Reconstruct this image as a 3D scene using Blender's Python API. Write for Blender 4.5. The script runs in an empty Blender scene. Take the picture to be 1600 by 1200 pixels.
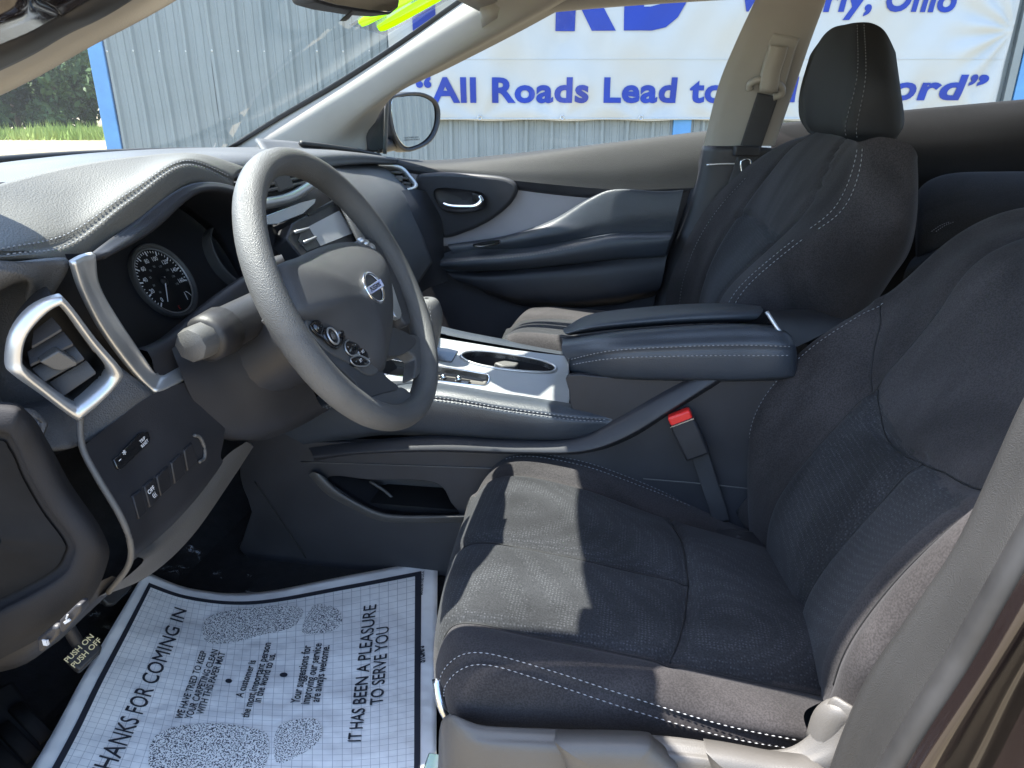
import bpy, bmesh, math, random
import numpy as np
from mathutils import Vector, Matrix
random.seed(7); np.random.seed(7)
sc = bpy.context.scene
COL = sc.collection
R = math.radians

# ---------------------------------------------------------------- camera
# x = towards the rear of the car, y = towards the passenger side, z = up, metres
FPX, PITCH, YAW = 1109.0, R(-21), R(10)
CAM = np.array([0.0, -1.20, 1.28])
cd = bpy.data.cameras.new('camera'); cam = bpy.data.objects.new('camera', cd); COL.objects.link(cam)
cam.location = CAM; cam.rotation_euler = (R(90) + PITCH, 0, YAW)
cd.sensor_width = 36; cd.lens = 36 * FPX / 1600; cd.clip_start = 0.02; cd.clip_end = 2000
sc.camera = cam

# ---------------------------------------------------------------- light
SUN = Vector((-0.47, -0.03, 1.0)).normalized()
w = bpy.data.worlds.new('World'); sc.world = w; w.use_nodes = True
nt = w.node_tree; nt.nodes.clear()
sky = nt.nodes.new('ShaderNodeTexSky'); sky.sky_type = 'NISHITA'; sky.sun_disc = False
sky.sun_elevation = math.asin(SUN.z); sky.sun_rotation = math.atan2(SUN.x, SUN.y)
bg = nt.nodes.new('ShaderNodeBackground'); bg.inputs[1].default_value = 0.15
wo = nt.nodes.new('ShaderNodeOutputWorld')
nt.links.new(sky.outputs[0], bg.inputs[0]); nt.links.new(bg.outputs[0], wo.inputs[0])
sl = bpy.data.lights.new('sun', 'SUN'); sl.energy = 4.8; sl.angle = R(0.55); sl.color = (1, .95, .87)
so = bpy.data.objects.new('sun', sl); COL.objects.link(so)
so.rotation_euler = SUN.to_track_quat('Z', 'Y').to_euler()
vs = sc.view_settings; vs.view_transform = 'Standard'; vs.look = 'None'; vs.exposure = 2.32; vs.gamma = 1
vs.use_curve_mapping = False
sc.cycles.max_bounces = 8; sc.cycles.diffuse_bounces = 5; sc.cycles.transparent_max_bounces = 16
sc.cycles.sample_clamp_indirect = 8

# ---------------------------------------------------------------- helpers
FW = np.array([-math.sin(YAW)*math.cos(PITCH), math.cos(YAW)*math.cos(PITCH), math.sin(PITCH)])
RT = np.array([math.cos(YAW), math.sin(YAW), 0.0]); UP = np.cross(RT, FW)
def P(u, v, y=None, x=None, z=None):
    """the real point seen at (u, v) of the 1600x1200 photo that lies at distance y (or x, or height z)"""
    r = FW + RT*(u-800)/FPX + UP*(600-v)/FPX
    if y is not None: t = (y-CAM[1])/r[1]
    elif z is not None: t = (z-CAM[2])/r[2]
    else: t = (x-CAM[0])/r[0]
    return CAM + r*t
def Pl(u, v, p0, n):
    r = FW + RT*(u-800)/FPX + UP*(600-v)/FPX
    p0 = np.asarray(p0, float); n = np.asarray(n, float)
    return CAM + r*((p0-CAM) @ n)/(r @ n)
def PT(t):
    return P(*t) if len(t) == 3 else np.asarray(t[:3], float)     # (u,v,y) -> point ; (X,Y,Z,'w') -> point
def px(lst): return [PT(t) for t in lst]
def nrm(v): v = np.asarray(v, float); return v/(np.linalg.norm(v)+1e-12)

def crs(p, n, closed=False):
    """Catmull-Rom through p, n samples per span"""
    p = np.asarray(p, float)
    if closed: q = np.vstack([p[-1:], p, p[:2]]); m = len(p)
    else:
        q = np.vstack([2*p[:1]-p[1:2], p, 2*p[-1:]-p[-2:-1]]); m = len(p)-1
    t = (np.arange(n)/n)[:, None]; out = []
    for i in range(m):
        a, b, c, d = q[i], q[i+1], q[i+2], q[i+3]
        out.append(.5*((2*b)+(-a+c)*t+(2*a-5*b+4*c-d)*t**2+(-a+3*b-3*c+d)*t**3))
    o = np.vstack(out)
    return o if closed else np.vstack([o, p[-1:]])
def crs_grid(ctrl, n, closed=False):
    """ctrl (k, ...) -> spline along axis 0"""
    k = ctrl.shape[0]; f = ctrl.reshape(k, -1)
    return crs(f, n, closed).reshape((-1,)+ctrl.shape[1:])

MATS = {}
def link(o, parent=None):
    COL.objects.link(o)
    if parent is not None:
        o.parent = parent
        if parent.type == 'EMPTY': o.matrix_parent_inverse = parent.matrix_basis.inverted()   # mesh parents sit at the origin
    return o
def make(name, verts, faces, mat, parent=None, smooth=True, angle=None, solid=0, bevel=0, bseg=2, sub=0, uv=None, off=0):
    me = bpy.data.meshes.new(name)
    me.from_pydata([tuple(map(float, v)) for v in verts], [], [tuple(map(int, f)) for f in faces])
    bm = bmesh.new(); bm.from_mesh(me)
    if uv is None: bmesh.ops.remove_doubles(bm, verts=bm.verts, dist=1e-6)
    bmesh.ops.recalc_face_normals(bm, faces=bm.faces)
    if uv is not None:
        L = bm.loops.layers.uv.new('UVMap'); bm.verts.index_update()
        for f in bm.faces:
            for l in f.loops: l[L].uv = uv[l.vert.index]
    bm.to_mesh(me); bm.free()
    if smooth: me.shade_smooth()
    if angle: me.set_sharp_from_angle(angle=R(angle))
    o = bpy.data.objects.new(name, me)
    if mat is not None: me.materials.append(MATS[mat] if isinstance(mat, str) else mat)
    if solid:
        m = o.modifiers.new('s', 'SOLIDIFY'); m.thickness = solid; m.offset = off
    if bevel:
        m = o.modifiers.new('b', 'BEVEL'); m.width = bevel; m.segments = bseg; m.limit_method = 'ANGLE'; m.angle_limit = R(35)
    if sub:
        m = o.modifiers.new('u', 'SUBSURF'); m.levels = sub; m.render_levels = sub
    return link(o, parent)
def grid_faces(nr, nc, cr_=False, cc=False):
    f = []
    for i in range(nr if cr_ else nr-1):
        for j in range(nc if cc else nc-1):
            a, b = i*nc+j, i*nc+(j+1) % nc
            c, d = ((i+1) % nr)*nc+(j+1) % nc, ((i+1) % nr)*nc+j
            f.append((a, b, c, d))
    return f
class Net:
    """smooth surface through rows of control points, rows of equal length"""
    def __init__(s, rows, n=8, nc=None, closed_c=False, closed_r=False):
        s.ctrl = np.array([px(r) if not isinstance(r, np.ndarray) else r for r in rows], float)
        s.n = n; s.m = nc or n; s.cc = closed_c; s.cr = closed_r
        g = crs_grid(s.ctrl, n, closed_r)                       # rows
        g = np.swapaxes(crs_grid(np.swapaxes(g, 0, 1), s.m, closed_c), 0, 1)
        s.g = g
    def smooth(s, it=50):
        g = s.g
        for _ in range(it):
            h = g.copy(); h[1:-1, 1:-1] = g[1:-1, 1:-1]*.5+(g[:-2, 1:-1]+g[2:, 1:-1]+g[1:-1, :-2]+g[1:-1, 2:])*.125; g = h
        s.g = g; return s
    def normals(s):
        g = s.g; du = np.gradient(g, axis=1); dv = np.gradient(g, axis=0)
        n = np.cross(du, dv); n /= (np.linalg.norm(n, axis=2, keepdims=True)+1e-9)
        return n
    def at(s, r, c):
        """r row coordinate, c column coordinate (control index units) -> point, normal"""
        if not hasattr(s, '_n'): s._n = s.normals()
        i = min(max(r*s.n, 0), s.g.shape[0]-1.001); j = min(max(c*s.m, 0), s.g.shape[1]-1.001)
        i0, j0 = int(i), int(j); a, b = i-i0, j-j0
        f = lambda G: (G[i0, j0]*(1-a)*(1-b)+G[i0+1, j0]*a*(1-b)+G[i0, j0+1]*(1-a)*b+G[i0+1, j0+1]*a*b)
        return f(s.g), nrm(f(s._n))
    def curve(s, rc, n=10, off=0.0, toward=None):
        pts = crs(np.array(rc, float), n); out = []
        for r, c in pts:
            p, nn = s.at(r, c)
            if toward is not None and nn @ (np.asarray(toward)-p) < 0: nn = -nn
            out.append(p+nn*off)
        return np.array(out)
    def groove(s, path, depth=.004, width=.008, toward=CAM):
        n = s.normals(); g = s.g
        sgn = np.sign(np.sum(n*(np.asarray(toward)-g), axis=2, keepdims=True)); n = n*sgn
        P0 = np.asarray(path); sh = g.reshape(-1, 3)
        d = np.full(len(sh), 9.0)
        for k in range(len(P0)-1):
            a, b = P0[k], P0[k+1]; ab = b-a; L = ab @ ab+1e-12
            t = np.clip(((sh-a) @ ab)/L, 0, 1); q = a+t[:, None]*ab
            d = np.minimum(d, np.linalg.norm(sh-q, axis=1))
        s.g = g-n*(depth*np.exp(-(d/width)**2)).reshape(g.shape[:2]+(1,))
    def puff(s, r0, r1, c0, c1, h, toward=CAM):
        n = s.normals(); g = s.g
        sgn = np.sign(np.sum(n*(np.asarray(toward)-g), axis=2, keepdims=True)); n = n*sgn
        i = (np.arange(g.shape[0])/s.n-r0)/(r1-r0); j = (np.arange(g.shape[1])/s.m-c0)/(c1-c0)
        f = lambda t: np.where((t > 0) & (t < 1), np.clip(np.sin(np.clip(t, 0, 1)*math.pi), 0, 1)**.5, 0)
        s.g = g+n*(h*f(i)[:, None]*f(j)[None, :])[..., None]
    def mesh(s, name, mat, parent=None, **k):
        a, b = s.g.shape[:2]
        return make(name, s.g.reshape(-1, 3), grid_faces(a, b, s.cr, s.cc), mat, parent, **k)
def net(name, rows, mat, parent=None, n=6, nc=None, closed_c=False, closed_r=False, **k):
    return Net(rows, n, nc, closed_c, closed_r).mesh(name, mat, parent, **k)

def frames(path, up=(0, 0, 1)):
    path = np.asarray(path, float); t = np.gradient(path, axis=0)
    t /= np.linalg.norm(t, axis=1, keepdims=True)+1e-12
    up = np.asarray(up, float); s = np.cross(t, up); s /= np.linalg.norm(s, axis=1, keepdims=True)+1e-9
    return t, s, np.cross(s, t)
def tube(name, path, r, mat, parent=None, seg=10, r2=None, up=(0, 0, 1), closed=False, cap=True, prof=None, **k):
    """sweep; r = half width (scalar or per point), r2 = half height"""
    path = np.asarray(path, float); n = len(path)
    if closed:
        t = np.roll(path, -1, 0)-np.roll(path, 1, 0); t /= np.linalg.norm(t, axis=1, keepdims=True)
        s = np.cross(t, np.asarray(up, float)); s /= np.linalg.norm(s, axis=1, keepdims=True)+1e-9; b = np.cross(s, t)
    else: t, s, b = frames(path, up)
    r = np.broadcast_to(np.asarray(r, float), (n,)); r2 = r if r2 is None else np.broadcast_to(np.asarray(r2, float), (n,))
    a = np.arange(seg)/seg*2*math.pi
    cx, cy = (np.cos(a), np.sin(a)) if prof is None else (np.array([p[0] for p in prof]), np.array([p[1] for p in prof]))
    seg = len(cx)
    V = path[:, None, :]+(r[:, None]*cx)[..., None]*s[:, None, :]+(r2[:, None]*cy)[..., None]*b[:, None, :]
    F = grid_faces(n, seg, closed, True); V = V.reshape(-1, 3)
    if cap and not closed: F += [tuple(range(seg)), tuple(range((n-1)*seg, n*seg))]
    return make(name, V, F, mat, parent, **k)
BOXP = [(-1, -.55), (-.85, -1), (.85, -1), (1, -.55), (1, .55), (.85, 1), (-.85, 1), (-1, .55)]

def panel(name, outer, depth, mat, parent=None, holes=(), bevel=0.0, smooth=True, angle=35, bseg=2, **k):
    """flat sheet cut to an outline (with holes) and given a thickness vector"""
    bm = bmesh.new(); loops = []
    for lp in [outer]+list(holes):
        vs_ = [bm.verts.new(tuple(map(float, p))) for p in lp]
        loops.append([bm.edges.new((vs_[i], vs_[(i+1) % len(vs_)])) for i in range(len(vs_))])
    if holes:
        bmesh.ops.triangle_fill(bm, use_beauty=True, use_dissolve=False, edges=[e for l in loops for e in l])
    else: bm.faces.new(list(bm.verts))
    if depth is not None:
        fs = list(bm.faces)
        ex = bmesh.ops.extrude_face_region(bm, geom=fs)
        nv = [e for e in ex['geom'] if isinstance(e, bmesh.types.BMVert)]
        bmesh.ops.translate(bm, verts=nv, vec=Vector(tuple(map(float, depth))))
    bmesh.ops.recalc_face_normals(bm, faces=bm.faces)
    me = bpy.data.meshes.new(name); bm.to_mesh(me); bm.free()
    if smooth: me.shade_smooth(); me.set_sharp_from_angle(angle=R(angle))
    o = bpy.data.objects.new(name, me); me.materials.append(MATS[mat] if isinstance(mat, str) else mat)
    if bevel:
        m = o.modifiers.new('b', 'BEVEL'); m.width = bevel; m.segments = bseg; m.limit_method = 'ANGLE'; m.angle_limit = R(40)
    return link(o, parent)
def box(name, c, sx, sy, sz, mat, parent=None, ax=None, bevel=.002, **k):
    """box with half sizes along axes ax (3 vectors)"""
    ax = np.eye(3) if ax is None else np.array([nrm(a) for a in ax]); c = np.asarray(c, float)
    V = [c+ax[0]*sx*i+ax[1]*sy*j+ax[2]*sz*kk for i in (-1, 1) for j in (-1, 1) for kk in (-1, 1)]
    F = [(0, 1, 3, 2), (4, 6, 7, 5), (0, 4, 5, 1), (2, 3, 7, 6), (0, 2, 6, 4), (1, 5, 7, 3)]
    return make(name, V, F, mat, parent, bevel=bevel, angle=40, **k)
def dome(name, outline, nvec, h, mat, parent=None, skirt=0.01, rings=8, power=2.0, **k):
    """cushioned cover over a closed outline: bulges by h along nvec, skirt goes back"""
    o = np.asarray(outline, float); c = o.mean(0); nvec = nrm(nvec); N = len(o); V = [o-nvec*skirt]
    for i in range(rings):
        s = 1-i/rings; V.append(c+(o-c)*s+nvec*h*(1-s**power))
    V = np.vstack(V+[c[None]+nvec*h]); F = grid_faces(rings+1, N, False, True)
    F += [(rings*N+j, rings*N+(j+1) % N, (rings+1)*N) for j in range(N)]
    F += [tuple(range(N))]
    return make(name, V, F, mat, parent, **k)
def stitches(name, path, parent, mat='thread', pitch=.0068, ln=.0054, r=.0007):
    path = np.asarray(path, float)
    d = np.r_[0, np.cumsum(np.linalg.norm(np.diff(path, axis=0), axis=1))]
    V, F = [], []; s = 0.0
    at = lambda q: np.array([np.interp(q, d, path[:, i]) for i in range(3)])
    while s+ln < d[-1]:
        a, b = at(s), at(s+ln); t = nrm(b-a); u = nrm(np.cross(t, (0.13, .31, .94))); v = np.cross(t, u); m = (a+b)/2
        i0 = len(V); V.append(a); V.append(b)
        for q in range(5):
            an = q*2*math.pi/5; V.append(m+(u*math.cos(an)+v*math.sin(an))*r*1.2)
        for q in range(5):
            F += [(i0, i0+2+q, i0+2+(q+1) % 5), (i0+1, i0+2+(q+1) % 5, i0+2+q)]
        s += pitch
    o = make(name, V, F, mat, parent); o['kind'] = 'stuff'
    return o
def thing(name, label, cat, loc=(0, 0, 0), group=None):
    o = bpy.data.objects.new(name, None); o.location = tuple(map(float, loc)); o.empty_display_size = .05
    COL.objects.link(o); o['label'] = label; o['category'] = cat
    if group: o['group'] = group
    return o
def tag(o, label, cat, group=None):
    o['label'] = label; o['category'] = cat
    if group: o['group'] = group
    return o
def struct(o): o['kind'] = 'structure'; return o
def text_mesh(body, size=1.0, sx=1.0, bold=0.0, shear=0.0, space=1.0, line=1.0, align='CENTER', maxe=None):
    """lettering as 2-D triangles: returns verts (k,2), faces"""
    cu = bpy.data.curves.new('lettering', 'FONT'); cu.body = body; cu.size = size; cu.align_x = align
    cu.offset = bold; cu.shear = shear; cu.space_character = space; cu.space_line = line; cu.fill_mode = 'FRONT' if False else 'BOTH'
    cu.resolution_u = 4
    o = bpy.data.objects.new('lettering', cu); COL.objects.link(o)
    me = bpy.data.meshes.new_from_object(o)
    bm = bmesh.new(); bm.from_mesh(me)
    bmesh.ops.triangulate(bm, faces=bm.faces)
    if maxe:
        for _ in range(4):
            es = [e for e in bm.edges if e.calc_length() > maxe]
            if not es: break
            bmesh.ops.subdivide_edges(bm, edges=es, cuts=1)
            bmesh.ops.triangulate(bm, faces=bm.faces)
    bm.verts.index_update()
    V = np.array([(v.co.x*sx, v.co.y) for v in bm.verts]); F = [tuple(v.index for v in f.verts) for f in bm.faces]
    bm.free(); bpy.data.objects.remove(o); bpy.data.curves.remove(cu); bpy.data.meshes.remove(me)
    return V, F
def islands(name, V, F, mat, parent):
    """each separate letter of a line of lettering becomes an object of its own"""
    par = list(range(len(V)))
    def find(a):
        while par[a] != a: par[a] = par[par[a]]; a = par[a]
        return a
    for f in F:
        for q in f[1:]: par[find(q)] = find(f[0])
    grp = {}
    for f in F: grp.setdefault(find(f[0]), []).append(f)
    for fs in grp.values():
        ids = sorted({x for f in fs for x in f}); mp = {x: n for n, x in enumerate(ids)}
        make(name, [V[i] for i in ids], [tuple(mp[x] for x in f) for f in fs], mat, parent, smooth=False)
def text_on(name, body, origin, ex, ey, mat, parent, size, rot=0, **k):
    """flat lettering on the plane (origin, ex, ey)"""
    V, F = text_mesh(body, 1.0, **k); V = V*size
    ex, ey = nrm(ex), nrm(ey); c, s = math.cos(rot), math.sin(rot)
    W = [np.asarray(origin)+ex*(a*c-b*s)+ey*(a*s+b*c) for a, b in V]
    return make(name, W, F, mat, parent, smooth=False)

# ---------------------------------------------------------------- materials
def mat(name, col, rough=.5, metal=0, sheen=0, bump=None, vary=0, vscale=6, coat=0, spec=.5, tint=None, trans=0):
    m = bpy.data.materials.new(name); m.use_nodes = True; t = m.node_tree; b = t.nodes['Principled BSDF']
    b.inputs['Base Color'].default_value = (*col, 1); b.inputs['Roughness'].default_value = rough
    b.inputs['Metallic'].default_value = metal; b.inputs['Specular IOR Level'].default_value = spec
    b.inputs['Coat Weight'].default_value = coat; b.inputs['Coat Roughness'].default_value = .06
    if sheen:
        b.inputs['Sheen Weight'].default_value = sheen; b.inputs['Sheen Roughness'].default_value = .45
        b.inputs['Sheen Tint'].default_value = (*(tint or (.8, .85, 1)), 1)
    tc = t.nodes.new('ShaderNodeTexCoord')
    if vary:
        nz = t.nodes.new('ShaderNodeTexNoise'); nz.inputs['Scale'].default_value = vscale; nz.inputs['Detail'].default_value = 5
        nz.inputs['Roughness'].default_value = .6
        t.links.new(tc.outputs['Object'], nz.inputs['Vector'])
        rp = t.nodes.new('ShaderNodeValToRGB'); e = rp.color_ramp.elements
        e[0].position = .3; e[1].position = .72
        e[0].color = (*[c*(1-vary) for c in col], 1); e[1].color = (*[min(1, c*(1+vary)) for c in col], 1)
        t.links.new(nz.outputs['Fac'], rp.inputs['Fac']); t.links.new(rp.outputs['Color'], b.inputs['Base Color'])
        mr = t.nodes.new('ShaderNodeMapRange'); mr.inputs['To Min'].default_value = max(0, rough-.12); mr.inputs['To Max'].default_value = min(1, rough+.12)
        t.links.new(nz.outputs['Fac'], mr.inputs['Value']); t.links.new(mr.outputs['Result'], b.inputs['Roughness'])
    if bump:
        kind, scale, st = bump
        if kind == 'grain':
            tx = t.nodes.new('ShaderNodeTexVoronoi'); tx.inputs['Scale'].default_value = scale; out = tx.outputs['Distance']
        else:
            tx = t.nodes.new('ShaderNodeTexNoise'); tx.inputs['Scale'].default_value = scale; tx.inputs['Detail'].default_value = 4; out = tx.outputs['Fac']
        t.links.new(tc.outputs['Object'], tx.inputs['Vector'])
        bp = t.nodes.new('ShaderNodeBump'); bp.inputs['Strength'].default_value = st; bp.inputs['Distance'].default_value = .001
        t.links.new(out, bp.inputs['Height']); t.links.new(bp.outputs['Normal'], b.inputs['Normal'])
    MATS[name] = m; return m
mat('black_plastic', (.021, .022, .027), .5, bump=('noise', 900, .25), vary=.25, vscale=9)
mat('dark_plastic', (.016, .016, .019), .55, bump=('noise', 900, .2), vary=.3, vscale=14)
mat('matte_black', (.014, .014, .015), .9, spec=.12, vary=.3, vscale=12)
mat('void_black', (.006, .006, .007), .7)
mat('dash_leather', (.075, .077, .082), .48, bump=('grain', 520, .5), vary=.22, vscale=5)
mat('soft_leather', (.034, .041, .052), .42, bump=('grain', 600, .35), vary=.22, vscale=6)
mat('rim_leather', (.090, .091, .092), .5, bump=('grain', 850, .6), vary=.2, vscale=12)
mat('hub_plastic', (.050, .051, .055), .5, bump=('noise', 1100, .35), vary=.2, vscale=10)
mat('gloss_black', (.012, .012, .013), .12, coat=.6)
mat('piano_blue', (.10, .12, .15), .08, metal=.6, coat=1)
mat('silver_satin', (.52, .53, .54), .36, metal=.75, bump=('noise', 700, .08), vary=.08, vscale=20)
mat('console_silver', (.34, .35, .36), .42, metal=.35, vary=.08, vscale=15)
mat('chrome', (.85, .86, .88), .08, metal=1)
mat('beige_trim', (.30, .289, .265), .7, bump=('noise', 700, .25), vary=.06, vscale=7)
mat('beige_plastic', (.30, .28, .245), .5, bump=('noise', 900, .2), vary=.06, vscale=9)
mat('grey_plastic', (.085, .084, .083), .5, bump=('grain', 900, .3), vary=.15, vscale=8)
mat('seat_grey', (.070, .066, .062), .5, bump=('noise', 900, .3), vary=.12, vscale=9)
mat('pillar_grey', (.017, .017, .0175), .6, spec=.35, bump=('grain', 900, .3), vary=.15, vscale=8)
mat('hood_leather', (.095, .092, .083), .5, bump=('grain', 520, .4), vary=.15, vscale=5)
mat('rear_panel', (.016, .016, .018), .8, spec=.15, bump=('noise', 600, .3), vary=.25, vscale=6)
mat('sill_leather', (.025, .026, .0275), .65, spec=.3, bump=('grain', 700, .3), vary=.2, vscale=5)
mat('headrest_leather', (.016, .017, .019), .68, spec=.35, bump=('grain', 500, .2), vary=.3, vscale=9)
mat('end_grey', (.015, .015, .017), .75, spec=.2, bump=('noise', 700, .3), vary=.2, vscale=9)
mat('door_low', (.045, .044, .052), .6, bump=('noise', 700, .3), vary=.15, vscale=6)
mat('door_grey', (.31, .295, .315), .5, bump=('noise', 800, .2), vary=.1, vscale=4)
mat('rubber', (.016, .016, .017), .55, vary=.3, vscale=18)
mat('thread', (.27, .275, .29), .7)
mat('thread_dim', (.16, .165, .18), .7)
mat('belt_web', (.035, .036, .040), .75, bump=('noise', 1500, .4), vary=.2, vscale=20)
mat('red_button', (.75, .03, .025), .35)
mat('carpet', (.014, .014, .016), .95, bump=('noise', 350, 1), vary=.5, vscale=40)
mat('white_print', (.9, .9, .92), .6)
mat('dim_print', (.42, .43, .45), .6)
mat('yellow_print', (.62, .53, .30), .6)
mat('red_print', (.6, .03, .02), .5)
mat('ink', (.020, .022, .032), .7)
mat('paper_plain', (.78, .79, .82), .75)
mat('mirror_glass', (.80, .83, .85), .02, metal=1)
mat('screen_sky_reflection', (.33, .335, .35), .25, vary=.04, vscale=9)  # pale grey base colour stands in for sky reflected in the display
mat('banner_blue', (.008, .035, .30), .6)
mat('siding', (.205, .24, .255), .42, vary=.08, vscale=2.5)
mat('trim_blue', (.09, .27, .56), .45, vary=.12, vscale=6)
mat('screw_head', (.55, .58, .58), .35, metal=.5)
mat('car_paint', (.014, .010, .010), .22, metal=.35, coat=1, bump=('noise', 1200, .05))
mat('bark', (.10, .075, .05), .9, bump=('noise', 60, 1), vary=.3)
mat('bright_metal', (.6, .62, .64), .25, metal=1)

def fabric(name, col, sheen, perforated=False):
    """brushed suede: the nap lies in lighter and darker patches; the inserts have pinholes"""
    m = bpy.data.materials.new(name); m.use_nodes = True; t = m.node_tree; b = t.nodes['Principled BSDF']; N = t.nodes.new; K = t.links.new
    tc = N('ShaderNodeTexCoord')
    mp = N('ShaderNodeMapping'); mp.inputs['Scale'].default_value = (1.0, 1.5, .8); K(tc.outputs['Object'], mp.inputs['Vector'])
    n1 = N('ShaderNodeTexNoise'); n1.inputs['Scale'].default_value = 6; n1.inputs['Detail'].default_value = 4; n1.inputs['Roughness'].default_value = .5; n1.inputs['Distortion'].default_value = .8
    K(mp.outputs['Vector'], n1.inputs['Vector'])
    n2 = N('ShaderNodeTexNoise'); n2.inputs['Scale'].default_value = 520; n2.inputs['Detail'].default_value = 2; K(tc.outputs['Object'], n2.inputs['Vector'])
    rp = N('ShaderNodeValToRGB'); e = rp.color_ramp.elements; e[0].position = .34; e[1].position = .66
    e[0].color = (*[c*.64 for c in col], 1); e[1].color = (*[c*1.34 for c in col], 1); K(n1.outputs['Fac'], rp.inputs['Fac'])
    mx = N('ShaderNodeMix'); mx.data_type = 'RGBA'; mx.blend_type = 'MULTIPLY'; mx.inputs[0].default_value = .9
    r2 = N('ShaderNodeValToRGB'); r2.color_ramp.elements[0].position = .38; r2.color_ramp.elements[0].color = (.7, .7, .7, 1); r2.color_ramp.elements[1].position = .62; r2.color_ramp.elements[1].color = (1.25, 1.25, 1.25, 1); K(n2.outputs['Fac'], r2.inputs['Fac'])
    K(rp.outputs['Color'], mx.inputs[6]); K(r2.outputs['Color'], mx.inputs[7]); colour = mx.outputs[2]
    bp = N('ShaderNodeBump'); bp.inputs['Strength'].default_value = .4; bp.inputs['Distance'].default_value = .0005; height = n2.outputs['Fac']
    if perforated:
        vo = N('ShaderNodeTexVoronoi'); vo.inputs['Scale'].default_value = 250; vo.inputs['Randomness'].default_value = .3
        K(tc.outputs['Object'], vo.inputs['Vector'])
        cr = N('ShaderNodeValToRGB'); q = cr.color_ramp.elements; q[0].position = .2; q[1].position = .36
        q[0].color = (2.0, 2.0, 2.0, 1); q[1].color = (.9, .9, .9, 1); K(vo.outputs['Distance'], cr.inputs['Fac'])
        m2 = N('ShaderNodeMix'); m2.data_type = 'RGBA'; m2.blend_type = 'MULTIPLY'; m2.inputs[0].default_value = .8
        K(colour, m2.inputs[6]); K(cr.outputs['Color'], m2.inputs[7]); colour = m2.outputs[2]; height = cr.outputs['Color']
    K(colour, b.inputs['Base Color']); K(height, bp.inputs['Height']); K(bp.outputs['Normal'], b.inputs['Normal'])
    b.inputs['Roughness'].default_value = .9; b.inputs['Specular IOR Level'].default_value = .2
    b.inputs['Sheen Weight'].default_value = sheen; b.inputs['Sheen Roughness'].default_value = .5; b.inputs['Sheen Tint'].default_value = (.9, .93, 1, 1)
    MATS[name] = m
fabric('suede', (.032, .0295, .031), .06)
fabric('suede_dark', (.014, .014, .015), .03)
fabric('suede_insert', (.0225, .023, .0255), .05, True)

def glass(name, tint, refl, rough=.02):
    m = bpy.data.materials.new(name); m.use_nodes = True; t = m.node_tree; t.nodes.clear(); N = t.nodes.new; K = t.links.new
    o = N('ShaderNodeOutputMaterial'); tr = N('ShaderNodeBsdfTransparent'); tr.inputs[0].default_value = (*tint, 1)
    gl = N('ShaderNodeBsdfGlossy'); gl.inputs['Roughness'].default_value = rough
    fr = N('ShaderNodeLayerWeight'); fr.inputs[0].default_value = .5
    pw = N('ShaderNodeMath'); pw.operation = 'POWER'; pw.inputs[1].default_value = 4.5; K(fr.outputs['Facing'], pw.inputs[0])
    ad = N('ShaderNodeMath'); ad.operation = 'MULTIPLY_ADD'; ad.inputs[1].default_value = .9; ad.inputs[2].default_value = .06; K(pw.outputs[0], ad.inputs[0])
    ml = N('ShaderNodeMath'); ml.operation = 'MULTIPLY'; ml.inputs[1].default_value = refl; K(ad.outputs[0], ml.inputs[0])
    mx = N('ShaderNodeMixShader'); K(ml.outputs[0], mx.inputs[0]); K(tr.outputs[0], mx.inputs[1]); K(gl.outputs[0], mx.inputs[2]); K(mx.outputs[0], o.inputs[0])
    MATS[name] = m
glass('windshield_glass', (.82, .87, .85), .45)
glass('window_glass', (.80, .84, .83), .35)
glass('clear_film', (.93, .93, .93), 1.1, .14)

def neon():
    m = bpy.data.materials.new('neon_film'); m.use_nodes = True; t = m.node_tree; t.nodes.clear(); N = t.nodes.new; K = t.links.new
    o = N('ShaderNodeOutputMaterial'); a = N('ShaderNodeBsdfTranslucent'); a.inputs[0].default_value = (.62, .95, .02, 1)
    b = N('ShaderNodeBsdfDiffuse'); b.inputs[0].default_value = (.55, .9, .02, 1); mx = N('ShaderNodeMixShader'); mx.inputs[0].default_value = .5
    K(a.outputs[0], mx.inputs[1]); K(b.outputs[0], mx.inputs[2]); K(mx.outputs[0], o.inputs[0]); MATS['neon_film'] = m
neon()

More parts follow.
